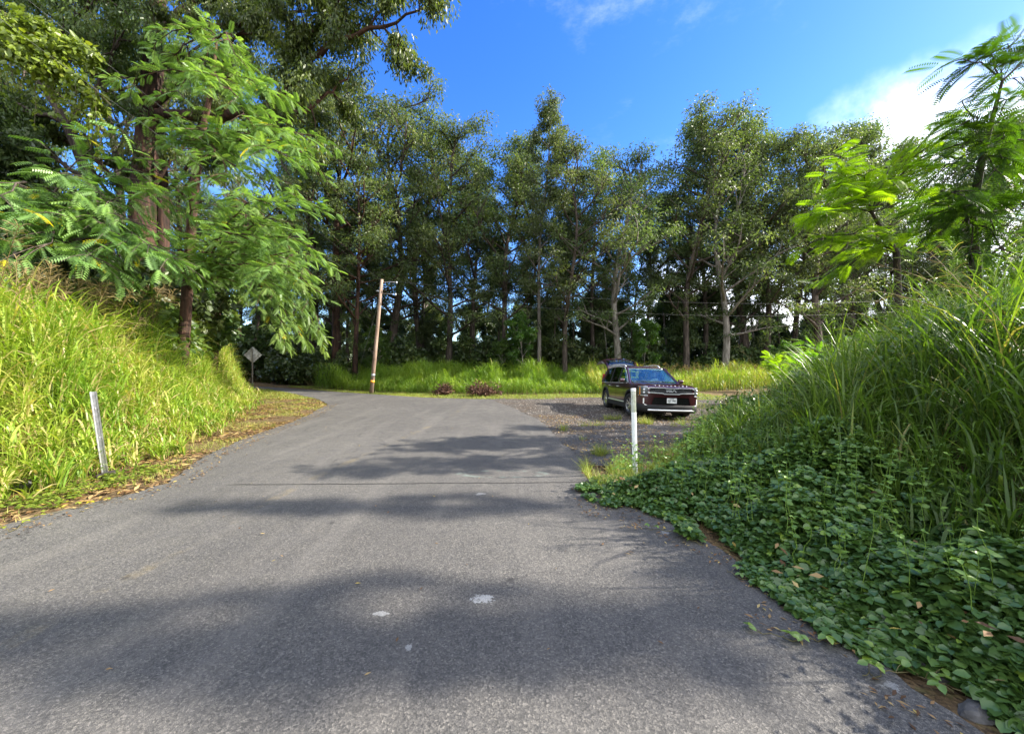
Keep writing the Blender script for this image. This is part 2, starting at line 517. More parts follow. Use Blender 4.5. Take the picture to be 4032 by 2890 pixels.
M = {}
M['ground'] = m_ground()
M['asphalt'] = m_asphalt()
M['gravel'] = m_gravel('crushed_gravel', (0.028, 0.025, 0.023), (0.13, 0.115, 0.10), 26)
M['oldpav'] = m_gravel('broken_old_pavement', (0.05, 0.05, 0.052), (0.12, 0.118, 0.115), 60)
M['bark_dark'] = bark('dark_bark', (0.016, 0.012, 0.010), (0.05, 0.038, 0.03), (0.12, 0.095, 0.075))
M['bark_red'] = bark('red_brown_bark', (0.010, 0.007, 0.005), (0.036, 0.021, 0.015), (0.10, 0.050, 0.032))
M['bark_pale'] = bark('pale_bark', (0.06, 0.05, 0.042), (0.17, 0.15, 0.125), (0.32, 0.29, 0.25))
M['euc'] = foliage('forest_leaves', [(0, (0.040, 0.066, 0.026)), (0.5, (0.082, 0.120, 0.044)), (0.85, (0.15, 0.195, 0.08)), (1, (0.25, 0.26, 0.12))], 0.5, 0.5, spec=0.4)
M['euc_near'] = foliage('large_tree_leaves', [(0, (0.045, 0.072, 0.02)), (0.5, (0.08, 0.125, 0.03)), (0.93, (0.15, 0.20, 0.04)), (1, (0.2, 0.2, 0.03))], 0.45, 0.42, spec=0.45)
M['frond_l'] = foliage('pinnate_leaves', [(0, (0.06, 0.12, 0.032)), (0.5, (0.15, 0.245, 0.06)), (0.97, (0.30, 0.41, 0.10)), (1, (0.55, 0.42, 0.02))], 0.42, 0.42, spec=0.45)
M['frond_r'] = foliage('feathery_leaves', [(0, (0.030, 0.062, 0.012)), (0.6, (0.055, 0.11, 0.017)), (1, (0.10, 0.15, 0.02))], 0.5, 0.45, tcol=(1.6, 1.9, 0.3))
M['frond_b'] = foliage('backlight_tinted_leaves', [(0, (0.10, 0.19, 0.015)), (0.6, (0.18, 0.29, 0.02)), (1, (0.28, 0.36, 0.03))], 0.6, 0.45, tcol=(1.6, 1.9, 0.3))  # backlight put into brighter yellow-green leaf colours
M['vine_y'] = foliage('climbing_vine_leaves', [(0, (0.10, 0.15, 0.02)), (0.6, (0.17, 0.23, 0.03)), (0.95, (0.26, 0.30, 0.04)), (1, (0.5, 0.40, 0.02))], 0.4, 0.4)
M['grass_l'] = foliage('sun_tinted_guinea_grass', [(0, (0.09, 0.19, 0.02)), (0.38, (0.17, 0.29, 0.03)), (0.70, (0.32, 0.41, 0.05)), (0.84, (0.48, 0.45, 0.13)), (1, (0.55, 0.42, 0.22))], 0.42, 0.42, tcol=(1.2, 1.25, 0.4), objvar=0)  # sunlight put into lighter, yellower tones of the guinea grass
M['grass_r'] = foliage('shade_tinted_guinea_grass', [(0, (0.038, 0.075, 0.014)), (0.5, (0.095, 0.155, 0.026)), (0.9, (0.20, 0.27, 0.045)), (1, (0.32, 0.26, 0.10))], 0.42, 0.4, tcol=(1.3, 1.5, 0.4), objvar=0)  # same kind of grass, shade put into darker greens
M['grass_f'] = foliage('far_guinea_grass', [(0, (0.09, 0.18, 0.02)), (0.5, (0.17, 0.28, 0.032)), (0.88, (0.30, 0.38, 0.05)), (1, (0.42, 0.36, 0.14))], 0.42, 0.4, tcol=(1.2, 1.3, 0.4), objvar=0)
M['grass_s'] = foliage('short_verge_grass', [(0, (0.12, 0.19, 0.03)), (0.55, (0.24, 0.31, 0.04)), (1, (0.42, 0.35, 0.11))], 0.35, 0.5, objvar=0)
M['panicle'] = foliage('grass_seed_heads', [(0, (0.14, 0.11, 0.045)), (1, (0.26, 0.19, 0.08))], 0.3, 0.7, objvar=0)
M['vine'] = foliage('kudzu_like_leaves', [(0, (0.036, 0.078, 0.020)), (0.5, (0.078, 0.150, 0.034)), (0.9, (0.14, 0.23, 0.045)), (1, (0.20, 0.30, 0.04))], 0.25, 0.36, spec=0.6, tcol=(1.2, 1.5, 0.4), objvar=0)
M['stem'] = plain('green_brown_stem', (0.10, 0.085, 0.03), 0.7)
M['litter'] = foliage('fallen_leaves', [(0, (0.07, 0.035, 0.015)), (0.4, (0.17, 0.09, 0.035)), (0.7, (0.30, 0.19, 0.08)), (0.9, (0.40, 0.30, 0.12)), (1, (0.5, 0.36, 0.05))], 0.15, 0.7, objvar=0)
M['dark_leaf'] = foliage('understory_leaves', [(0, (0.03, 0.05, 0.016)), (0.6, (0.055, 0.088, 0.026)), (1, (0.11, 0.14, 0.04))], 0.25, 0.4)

# ------------------------------------------------------------------ ground, road, gravel
def axis(lo, hi, a, b, d):
    fine = np.arange(a, b + 1e-6, d)
    left = a - np.cumsum(d * 1.35 ** np.arange(1, 40)); left = left[left > lo]
    right = b + np.cumsum(d * 1.35 ** np.arange(1, 40)); right = right[right < hi]
    return np.concatenate([[lo], left[::-1], fine, right, [hi]])


gx = axis(-900, 900, -28, 26, 0.28); gy = axis(-400, 1500, -8, 40, 0.28)
GX, GY = np.meshgrid(gx, gy)
GZ = height(GX, GY)
# keep the soil below the road sheets
flat = in_poly(GX, GY, ROAD) | in_poly(GX, GY, GRAVEL)
GZ = np.where(flat, np.minimum(GZ, -0.012), GZ)
nx, ny = len(gx), len(gy)
ii = (np.arange(ny - 1)[:, None] * nx + np.arange(nx - 1)[None, :]).ravel()
F = np.stack([ii, ii + 1, ii + nx + 1, ii + nx], axis=1)
g = link('ground', np_mesh('ground', np.stack([GX.ravel(), GY.ravel(), GZ.ravel()], 1), F, None, True), M['ground'])
tag(g, kind='structure')
sheet('gravel_turnout', GRAVEL, 0.004, M['gravel'], jit=0.12, step=0.3, seed=3)
sheet('old_pavement', OLDPAV, 0.009, M['oldpav'], jit=0.09, step=0.2, seed=5)
sheet('road', ROAD, 0.02, M['asphalt'], jit=0.045, step=0.12, seed=1)

# ------------------------------------------------------------------ plant templates
LEAF = np.array([(0, 0, 0), (0.42, 0.17, 0.03), (1, 0, -0.06), (0.42, -0.17, 0.03)], float)
LEAF_F = np.array([(0, 1, 2, 3)])
OVAL = np.array([(0, 0, 0), (0.30, 0.34, 0.08), (0.70, 0.26, 0.05), (1, 0, -0.08), (0.70, -0.26, 0.05), (0.30, -0.34, 0.08)], float)
OVAL_F = np.array([(0, 3, 2, 1), (0, 5, 4, 3)])


def frond_template(n=11, ll=0.20, lw=0.30, droop=0.30, fwd=0.5, hang=0.35, strip=False):
    """pinnate leaf of length 1 along +X: rachis plus n pairs of leaflets"""
    V = []; Fq = []
    P = lambda t: np.array([t, 0, 0.10 * t - droop * t * t])
    for i in range(5):
        a, b = P(i / 5), P((i + 1) / 5); w = 0.006
        k = len(V); V += [a + (0, w, 0), a - (0, w, 0), b - (0, w, 0), b + (0, w, 0)]; Fq.append((k, k + 1, k + 2, k + 3))
    for i in range(n):
        t = 0.16 + 0.84 * (i + 0.5) / n
        L = ll * (0.75 + 0.5 * math.sin(math.pi * min(1, t * 0.95)))
        p = P(t)
        for s in (-1, 1):
            d = np.array([fwd, s, -hang]); d /= np.linalg.norm(d)
            side = np.array([1, -s * fwd, 0.15]); side /= np.linalg.norm(side)
            wv = side * L * lw * 0.5
            k = len(V)
            V += [p, p + d * L * 0.4 + wv, p + d * L + np.array([0, 0, -0.02]), p + d * L * 0.4 - wv]
            Fq.append((k, k + 1, k + 2, k + 3))
    return np.array(V), np.array(Fq)


FROND = frond_template(n=8, ll=0.215, lw=0.37, droop=0.30, hang=0.40)
FEATHER = frond_template(n=12, ll=0.26, lw=0.17, droop=0.22, fwd=0.5, hang=0.12)


def rand_dirs(n, r):
    v = r.normal(size=(n, 3)); return unit(v)


def add_leaves(acc, centres, radii, per, size, r, hang=0.8, squash=0.75, tpl=(LEAF, LEAF_F), bias=0.0):
    """leaf clumps: per leaves in each ellipsoid"""
    centres = np.asarray(centres); N = len(centres) * per
    c = np.repeat(centres, per, axis=0); rr = np.repeat(np.asarray(radii), per)
    d = rand_dirs(N, r); rad = r.random(N) ** 0.45
    off = d * (rad * rr)[:, None]; off[:, 2] *= squash
    pos = c + off
    x = rand_dirs(N, r) * 0.75 + d * 0.35 + np.array([0, 0, -hang])
    up = rand_dirs(N, r) + np.array([0, 0, 0.6])
    rnd = np.clip(np.repeat(r.random(len(centres)), per) * 0.45 + r.random(N) * 0.55 + bias, 0, 1)
    instance(acc, tpl[0], tpl[1], frames(x, up), pos, size * (0.7 + 0.6 * r.random(N)), rnd)


def limb_path(start, d, L, up=0.25, wig=0.10, n=6, r=None):
    pts = [np.array(start, float)]; d = np.array(d, float) / np.linalg.norm(d)
    for i in range(n):
        d = d + np.array([0, 0, up / n]) + r.normal(size=3) * wig; d /= np.linalg.norm(d)
        pts.append(pts[-1] + d * L / n)
    return np.array(pts)


def forest_tree(seed, H=20.0, base=0.35, spread=4.2, r0=0.24, lean=0.0, clump=1.0, per=62, leaf=0.18, limbs=30, top_narrow=0.45):
    """tall tree of the wood: bare lower trunk, forking ascending limbs, rounded leaf clumps"""
    r = np.random.default_rng(seed)
    wood = Acc(); lf = Acc(); cents = []; rads = []
    r0 = r0 * 0.78; n = 14; z = np.linspace(0, H * 0.96, n)
    ph = r.random(2) * 6.28
    tx = lean * z + 0.4 * np.sin(z * 0.35 + ph[0]) * z / H * 2; ty = 0.22 * np.cos(z * 0.31 + ph[1]) * z / H * 2
    trunk = np.stack([tx, ty, z], 1); trunk[:, :2] -= trunk[0, :2]
    tr = r0 * (1 - 0.86 * (z / z[-1]) ** 0.9); tr[0] *= 1.35
    tube_np(wood, trunk, tr, 8)
    az = r.random() * 6.28
    for k in range(limbs):
        f = base + (1 - base) * ((k + r.random() * 0.6) / limbs) ** 0.9 * 0.97
        az += 2.4 + r.normal() * 0.5
        p0 = np.array([np.interp(f * H * 0.96, z, trunk[:, i]) for i in range(3)])
        g_ = (f - base) / (1 - base)
        L = spread * (1 - (1 - top_narrow) * g_ ** 1.4) * r.uniform(0.6, 1.15) * (0.65 + 0.35 * min(1, g_ * 4))
        el = R(r.uniform(18, 50) + 18 * g_)
        d = np.array([math.cos(az) * math.cos(el), math.sin(az) * math.cos(el), math.sin(el)])
        path = limb_path(p0, d, L, 0.35, 0.12, 6, r)
        rl = r0 * 0.46 * (1 - 0.55 * g_)
        tube_np(wood, path, np.linspace(rl, 0.02, 7), 5)
        cents.append(path[-1]); rads.append(r.uniform(0.45, 0.8) * clump)
        for q in range(r.integers(4, 8)):
            j = r.integers(2, 6); d2 = unit(path[j] - path[j - 1]) + rand_dirs(1, r)[0] * 0.8 + np.array([0, 0, 0.25])
            p2 = limb_path(path[j], d2, L * r.uniform(0.25, 0.5), 0.3, 0.12, 3, r)
            tube_np(wood, p2, np.linspace(rl * 0.4, 0.012, 4), 4)
            cents.append(p2[-1]); rads.append(r.uniform(0.35, 0.75) * clump)
            if r.random() < 0.5: cents.append(p2[-2] + r.normal(size=3) * 0.25); rads.append(r.uniform(0.35, 0.6) * clump)
    cents.append(trunk[-1]); rads.append(0.8 * clump)
    # a few epicormic tufts on the bare trunk
    for q in range(6):
        f = r.uniform(0.12, base + 0.1); p = np.array([np.interp(f * H, z, trunk[:, i]) for i in range(3)])
        cents.append(p + np.append(r.normal(size=2) * 0.5, 0)); rads.append(r.uniform(0.3, 0.55))
    add_leaves(lf, cents, rads, per, leaf, r)
    return wood.mesh('trunk', True), lf.mesh('crown')


def shrub_mesh(seed, H, W, n=26, per=60, leaf=0.22, tpl=(OVAL, OVAL_F)):
    r = np.random.default_rng(seed); wood = Acc(); lf = Acc(); cents = []; rads = []
    for k in range(n):
        az = r.random() * 6.28; rr = math.sqrt(r.random()) * W
        top = np.array([math.cos(az) * rr, math.sin(az) * rr, H * (0.3 + 0.7 * r.random()) * (1 - 0.35 * (rr / W) ** 2)])
        p = np.linspace((top[0] * 0.25, top[1] * 0.25, 0), top, 4); p[1:3] += r.normal(size=(2, 3)) * 0.08
        tube_np(wood, p, [0.03, 0.022, 0.015, 0.008], 4)
        cents.append(top); rads.append(r.uniform(0.3, 0.55))
        cents.append(p[2]); rads.append(r.uniform(0.3, 0.5))
    add_leaves(lf, cents, rads, per, leaf, r, 0.25, 0.8, tpl)
    return wood.mesh('stems', True), lf.mesh('foliage')


def plant(name, data, mats, loc, rotz=0, sc=1.0, label=None, cat='tree', group=None, parts=('trunk', 'crown'), scz=None):
    o = empty(name, loc, (R(2.2) * math.sin(loc[0] * 7.3), R(2.2) * math.cos(loc[1] * 5.1 + loc[0]), rotz) if parts[0] == 'trunk' and loc[0] else (0, 0, rotz)); o.scale = (sc, sc, scz or sc)
    tag(o, label, cat, group)
    for pn, me, m in zip(parts, data, mats):
        c = bpy.data.objects.new(pn, me); col.objects.link(c); c.parent = o
        if not me.materials: me.materials.append(m)
        if me.materials[0] is not m:
            c.material_slots[0].link = 'OBJECT'; c.material_slots[0].material = m
    return o


def gz(x, y): return float(height(np.array([x]), np.array([y]))[0])


# ------------------------------------------------------------------ the wood across the road
TV = [forest_tree(11, 20, 0.20, 4.6, 0.27),
      forest_tree(12, 20, 0.30, 3.8, 0.22, lean=0.03),
      forest_tree(13, 20, 0.25, 4.2, 0.25, lean=-0.03),
      forest_tree(14, 20, 0.20, 4.9, 0.30, limbs=30),
      forest_tree(15, 20, 0.34, 3.6, 0.20),
      forest_tree(16, 20, 0.26, 4.0, 0.22, lean=0.05),
      forest_tree(17, 20, 0.28, 2.8, 0.20, top_narrow=0.25, clump=0.85),
      forest_tree(18, 20, 0.60, 3.0, 0.18, limbs=14)]
BK = {'d': M['bark_dark'], 'r': M['bark_red'], 'p': M['bark_pale']}
# px (2268 view) of the trunk foot, depth, px row of the crown top, variant, bark, label
FRONT = [
    (692, 33, 170, 2, 'd', 'tall tree with leaning dark trunk left of the thick red-barked trunk'),
    (742, 30.5, 140, 0, 'r', 'tall tree with thick red-brown trunk left of the wooden pole'),
    (786, 29, 330, 5, 'r', 'slender reddish tree between the thick red trunk and the wooden pole'),
    (862, 33, 195, 3, 'd', 'broad tall tree rising directly behind the wooden utility pole'),
    (930, 35, 265, 2, 'd', 'tree with thin dark trunk just right of the pole top'),
    (992, 31.5, 262, 0, 'd', 'tree with straight dark trunk forking high up, right of the pole'),
    (1050, 34, 285, 1, 'd', 'tree above the larger brown brush pile'),
    (1110, 33, 272, 2, 'd', 'rounded tree crown left of the narrow spire tree'),
    (1168, 34, 345, 4, 'd', 'low crowned tree filling the dip left of the spire tree'),
    (1192, 31, 208, 6, 'p', 'narrow spire-topped tree with pale trunk, tallest in the middle of the wood'),
    (1252, 30, 320, 5, 'd', 'tree with dark leaning trunk just left of the parked car'),
    (1315, 34, 338, 1, 'd', 'tree right of the spire tree with sparse top'),
    (1368, 30, 318, 3, 'p', 'tree with pale forked trunk right behind the open tailgate'),
    (1440, 35, 362, 4, 'd', 'low tree in the bright gap behind the car roof'),
    (1518, 32, 262, 2, 'd', 'tall tree at the right edge of the sky gap'),
    (1560, 34, 275, 1, 'd', 'tree with thin dark trunk behind the bright grass right of the car'),
    (1603, 31, 252, 0, 'p', 'tall tree with straight grey trunk above the bright grass'),
    (1655, 34, 248, 3, 'd', 'highest rounded crown on the right side of the wood'),
    (1700, 32, 262, 2, 'd', 'tree with dark trunk near the right end of the bright grass'),
    (1760, 33, 262, 1, 'd', 'tree right of the highest rounded crown'),
    (1820, 31, 272, 3, 'd', 'tree behind the bright feathery branches on the right'),
    (1890, 32, 262, 0, 'd', 'tree under the lower edge of the cloud bank'),
    (1965, 33, 270, 5, 'd', 'tree top just left of the tall feathery shrub'),
    (2040, 31, 268, 2, 'd', 'tree seen through the feathery shrub against the cloud'),
    (2195, 33, 262, 0, 'd', 'tree at the right end of the wood, its top behind the tall dark feathery shrub'),
    (2268, 32, 250, 3, 'd', 'tree cut by the right picture edge behind the feathery shrub'),
    (2130, 33, 290, 1, 'd', 'tree mostly hidden behind the right-hand feathery shrub'),
]
for k, (px, Y, py, v, b, lab) in enumerate(FRONT):
    if px >= 1890: Y += 5
    p = at(px, 810, Y); top = at(px, py, Y)[2]; z0 = gz(p[0], Y)
    s = (top - z0 - 0.5) / 20.0
    hs_ = (0.5 * (s + 1.0) if s < 1 else s) * (1.0 if v == 6 else 1.42)
    plant('tree', TV[v], (BK[b], M['euc']), (p[0], Y, z0 - 0.1), (k * 2.37) % 6.28, hs_, lab, 'tree', 'tall trees along the front of the wood', scz=s)
rs = np.random.default_rng(5)
for k in range(26):
    px = 640 + k * 58 + rs.uniform(-16, 16); Y = rs.uniform(32.5, 37.5); p = at(px, 810, Y); s = rs.uniform(0.62, 0.86) * (0.75 if 1380 < px < 1500 else 1)
    plant('tree', TV[7] if k % 3 else TV[4], (BK['d' if k % 4 else 'p'], M['euc']), (p[0], Y, gz(p[0], Y) - 0.1), k * 1.3, s * 0.8, 'slender pole-like tree between the big trunks at the front of the wood', 'tree', 'slender trees at the front of the wood', scz=s)
cnt = 0
for row, (Y, step, lo, hi) in enumerate(((38, 3.6, -34, 46), (45, 5.4, -42, 58))):
    for x in np.arange(lo, hi, step):
        X = x + rs.uniform(-1.2, 1.2); YY = Y + rs.uniform(-2.2, 2.2)
        v = int(rs.integers(0, 8)); topfac = 0.80 if -0.05 < X / YY < 0.1 else 0.95
        if 0.20 < X / YY < 0.30: topfac = 0.62
        s = rs.uniform(0.82, 1.0) * topfac * (0.78 + Y / 130)
        plant('tree', TV[v], (BK['d' if rs.random() < 0.8 else 'p'], M['euc']), (X, YY, gz(X, YY) - 0.1), rs.random() * 6.28, s,
              'slim dark-trunked tree deep in the wood behind the front row', 'tree', 'trees deep in the wood')
        cnt += 1

# understory between trunks
SH = [shrub_mesh(31, 2.6, 1.6), shrub_mesh(32, 3.6, 1.8, 30), shrub_mesh(33, 1.8, 1.5, 22)]
for (px, Y, v, s, lab) in ((620, 34, 0, 1.1, 'dark bush beside the shaded end of the road'), (655, 32.5, 2, 1.3, 'low dark bush over the road end, right of the diamond sign'),
                           (700, 31, 1, 1.0, 'bush at the foot of the leaning dark trunk'), (742, 28.6, 0, 1.0, 'olive bush in front of the thick red trunk'),
                           (668, 36, 1, 1.5, 'tall dark bush in deep shade behind the diamond sign'), (590, 38, 1, 1.8, 'tallest dark bush at the far left end of the wood')):
    p = at(px, 850, Y)
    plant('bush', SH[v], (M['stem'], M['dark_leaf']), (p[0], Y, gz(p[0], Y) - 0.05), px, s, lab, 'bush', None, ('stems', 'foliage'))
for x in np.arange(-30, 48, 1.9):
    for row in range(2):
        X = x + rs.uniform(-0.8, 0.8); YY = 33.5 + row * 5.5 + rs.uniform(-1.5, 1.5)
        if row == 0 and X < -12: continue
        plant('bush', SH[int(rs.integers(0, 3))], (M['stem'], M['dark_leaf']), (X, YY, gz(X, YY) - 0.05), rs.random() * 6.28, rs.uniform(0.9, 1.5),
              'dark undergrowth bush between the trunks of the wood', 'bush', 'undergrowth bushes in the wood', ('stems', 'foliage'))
UT = [forest_tree(61, 8, 0.12, 2.6, 0.09, limbs=20, clump=0.8, per=110, leaf=0.22), forest_tree(62, 8, 0.2, 2.2, 0.08, lean=0.06, limbs=18, clump=0.8, per=110, leaf=0.22)]
for row, (Y, step) in enumerate(((35.5, 4.0), (41.5, 3.6), (50, 3.8), (61, 4.6))):
    for x in np.arange(-0.8 * Y - 8, 1.15 * Y, step):
        if 0.27 < x / Y < 0.31 and row > 0: continue
        if row == 0 and (x < -10 or rs.random() < 0.45): continue
        X = x + rs.uniform(-1.2, 1.2); YY = Y + rs.uniform(-1.8, 1.8)
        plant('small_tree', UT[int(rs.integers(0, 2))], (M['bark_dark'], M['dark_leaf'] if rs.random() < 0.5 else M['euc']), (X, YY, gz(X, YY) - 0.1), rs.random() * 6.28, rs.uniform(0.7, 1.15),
              'small leafy tree filling the space under the tall crowns of the wood', 'tree', 'small trees under the tall ones')
# pale sapling layer at the wood edge
SAP = forest_tree(40, 6.0, 0.35, 2.0, 0.07, clump=0.5, per=70, leaf=0.2, limbs=12)
for (px, Y, s, lab) in ((1155, 28.5, 0.9, 'yellowish sapling with layered twigs in front of the pale spire tree'), (1105, 29, 0.6, 'thin sapling above the brown brush pile'),
                        (835, 28, 0.75, 'bare-legged sapling behind the foot of the pole'), (1430, 29, 0.85, 'light green sapling above the car windscreen'),
                        (1735, 25, 0.55, 'bright sapling at the right end of the sunny grass')):
    p = at(px, 800, Y)
    plant('sapling', SAP, (M['bark_pale'], M['frond_r']), (p[0], Y, gz(p[0], Y) - 0.05), px * 0.1, s, lab, 'sapling')


# ------------------------------------------------------------------ near trees built branch by branch
def spray_tree(seed, trunk_pts, trunk_r, branches, tpl, size, per_m=7, sub=3, droop=0.35, r_br=0.05, up=0.3, jit=0.5, yellow=0.02):
    """tree with compound leaves: branches = list of (start, end, sag)"""
    r = np.random.default_rng(seed); wood = Acc(); lf = Acc()
    tube_np(wood, trunk_pts, trunk_r, 9)
    P = []; D = []
    for (a, b, sag) in branches:
        a = np.array(a, float); b = np.array(b, float); L = np.linalg.norm(b - a); n = max(4, int(L / 0.45))
        t = np.linspace(0, 1, n + 1)[:, None]
        path = a + (b - a) * t + np.array([0, 0, 1.0]) * (4 * t * (1 - t)) * sag + r.normal(size=(n + 1, 3)) * 0.04 * np.minimum(t * 4, 1)
        tube_np(wood, path, np.linspace(r_br * min(1, L / 3), 0.008, n + 1), 5)
        paths = [path]
        for q in range(int(sub * L)):
            j = r.integers(max(1, int(n * 0.2)), n + 1)
            d = unit(path[j] - path[j - 1]); sd_ = unit(np.cross(d, [0, 0, 1.0])) * r.choice([-1, 1])
            d2 = unit(d * 0.7 + sd_ * r.uniform(0.4, 1.0) + np.array([0, 0, r.uniform(-0.25, 0.25)]))
            l2 = r.uniform(0.4, 0.95) * min(1.1, L * 0.4)
            tt = np.linspace(0, 1, 4)[:, None]
            p2 = path[j] + d2 * l2 * tt + np.array([0, 0, -0.25 * l2]) * tt * tt
            tube_np(wood, p2, np.linspace(0.012, 0.004, 4), 4)
            paths.append(p2)
        for p_ in paths:
            seg = np.linalg.norm(np.diff(p_, axis=0), axis=1).sum()
            m = max(3, int(seg * per_m))
            tt = r.random(m) ** 0.6
            idx = tt * (len(p_) - 1); i0 = np.minimum(idx.astype(int), len(p_) - 2); f = (idx - i0)[:, None]
            pos = p_[i0] * (1 - f) + p_[i0 + 1] * f
            dr = unit(p_[i0 + 1] - p_[i0])
            sv = unit(np.cross(dr, np.array([0, 0, 1.0]))) * r.choice([-1, 1], m)[:, None]
            dd = unit(dr * r.uniform(0.3, 1.0, m)[:, None] + sv * r.uniform(0.2, 1, m)[:, None] + r.normal(size=(m, 3)) * 0.25 * jit + np.array([0, 0, up - droop]))
            P.append(pos); D.append(dd)
    P = np.concatenate(P); D = np.concatenate(D); N = len(P); D = unit(D + r.normal(size=(N, 3)) * 0.28)
    upv = np.array([0, 0, 1.0]) + r.normal(size=(N, 3)) * 0.3
    rnd = np.clip(0.05 + 0.4 * r.random(N) + 0.5 * vnoise(P[:, 0] + P[:, 1] * 0.6 + 50, P[:, 2] + 50, 0.5, seed), 0, 0.96); rnd[r.random(N) < yellow] = 1.0
    instance(lf, tpl[0], tpl[1], frames(D, upv), P, size * r.uniform(0.7, 1.15, N), rnd)
    return wood.mesh('trunk', True), lf.mesh('crown')


r9 = np.random.default_rng(9)
# left compound-leaved tree on the bank (crown described by branch tips seen in the photograph)
tb = at(398, 640, 11.5); t1 = at(425, 480, 11.4); t2 = at(440, 330, 11.2); t3 = at(470, 190, 11); t4 = at(480, 90, 11)
tb[2] = gz(tb[0], tb[1]) - 0.1
tips = [(300, 175, 10.6), (345, 90, 10.4), (420, 75, 10.5), (520, 120, 10.2), (590, 200, 10.2), (560, 150, 11.5), (640, 290, 10), (690, 350, 10.3), (600, 330, 9.6),
        (540, 250, 9.6), (480, 180, 9.5), (400, 200, 9.6), (330, 270, 9.8), (660, 440, 10), (640, 520, 9.8), (610, 590, 9.6), (560, 440, 9.2), (500, 380, 9.3), (450, 300, 9.4),
        (420, 420, 9.8), (520, 520, 9.3), (680, 560, 10.6), (580, 620, 10), (700, 300, 11.8), (640, 230, 12), (380, 350, 9.9), (370, 140, 11.8), (560, 300, 12.5), (620, 400, 12.5), (460, 130, 10)]
nodes_ = [tb, t1, t2, t3, t4]
br = []
for (px, py, Y) in tips:
    e_ = at(px, py, Y)
    j = 1 if py > 420 else (2 if py > 260 else (3 if py > 140 else 4))
    br.append((nodes_[j] if py < 420 else (nodes_[1] * 0.6 + nodes_[0] * 0.4), e_, 0.35))
spL = spray_tree(71, [tb, t1, t2, t3, t4], [0.17, 0.13, 0.10, 0.06, 0.03], br, FROND, 0.36, per_m=9, sub=5.5, droop=0.3, yellow=0.006)
plant('feather_leaf_tree', spL, (M['bark_red'], M['frond_l']), (0, 0, 0), 0, 1, 'bright green compound-leaved tree on the left bank in front of the thickest dark trunk', 'tree')
# drooping boughs reaching over the sign
tb = at(470, 690, 15); tb[2] = gz(tb[0], tb[1]) - 0.1; t1 = at(490, 560, 15); t2 = at(510, 430, 15)
tips = [(700, 700, 14.6), (690, 640, 14.4), (670, 590, 14.6), (640, 740, 14.8), (620, 680, 14), (580, 640, 13.8), (560, 630, 14.2), (600, 600, 14.4), (530, 600, 14), (680, 760, 15.5),
        (625, 715, 15.5), (500, 640, 14), (570, 560, 14), (620, 540, 14.6), (650, 680, 16.5), (700, 735, 16)]
br = [((t1 if i % 2 else t2), at(px, py, Y), 0.5) for i, (px, py, Y) in enumerate(tips)]
sp2 = spray_tree(72, [tb, t1, t2], [0.14, 0.10, 0.04], br, FROND, 0.44, per_m=8, sub=5.0, droop=0.6, yellow=0.008)
plant('feather_leaf_tree', sp2, (M['bark_red'], M['frond_l']), (0, 0, 0), 0, 1, 'lower tree whose leafy boughs droop over the diamond sign', 'tree')
# pale green boughs at the far left
tb = at(60, 700, 8.6); tb[2] = gz(tb[0], tb[1]) - 0.1; t1 = at(40, 560, 9.6); t2 = at(80, 430, 10)
tips = [(370, 570, 8.6), (330, 540, 8.8), (280, 480, 9), (200, 400, 9.2), (350, 420, 9.4), (300, 350, 9.4), (260, 530, 8.4), (150, 480, 8.4), (60, 470, 8.2), (10, 430, 8.2), (200, 560, 8.2), (240, 440, 9.0), (120, 540, 8.2), (200, 330, 9.6)]
br = [((t1 if i % 3 else t2), at(px, py, Y), 0.25) for i, (px, py, Y) in enumerate(tips)]
sp3 = spray_tree(73, [tb, t1, t2], [0.12, 0.09, 0.04], br, FROND, 0.42, per_m=7, sub=4.2, droop=0.6, yellow=0.02)
plant('feather_leaf_tree', sp3, (M['bark_dark'], M['frond_l']), (0, 0, 0), 0, 1, 'pale leafy boughs spreading over the tall grass at the far left', 'tree')

# right-hand feathery trees
tb = at(2000, 640, 9.5); tb[2] = gz(tb[0], tb[1]) - 0.1; t1 = at(1985, 560, 9.3); t2 = at(1930, 470, 9)
tips = [(1795, 480, 8.4), (1850, 420, 8.4), (1860, 350, 8.4), (1900, 380, 8.3), (1880, 450, 8.2), (1960, 400, 8.3), (1850, 520, 8.6), (1920, 520, 8.6), (2010, 420, 8.5), (2050, 360, 8.8), (2090, 270, 8.8), (1990, 350, 9.0),
        (2120, 290, 9.0), (2060, 460, 8.8), (1900, 570, 9.2), (1960, 560, 9.4), (1840, 600, 9.6), (2070, 540, 9.6)]
br = [((t1 if py > 480 else t2), at(px, py, Y), 0.15) for (px, py, Y) in tips]
sp4 = spray_tree(74, [tb, t1, t2], [0.09, 0.07, 0.03], br, FEATHER, 0.42, per_m=10, sub=4.5, droop=0.3, up=0.25, r_br=0.035, yellow=0)
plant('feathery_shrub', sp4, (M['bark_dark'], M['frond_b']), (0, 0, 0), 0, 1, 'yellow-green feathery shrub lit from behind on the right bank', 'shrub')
tb = at(2190, 640, 8.0); tb[2] = gz(tb[0], tb[1]) - 0.1; t1 = at(2150, 480, 7.6); t2 = at(2180, 330, 7.2); t3 = at(2220, 180, 7)
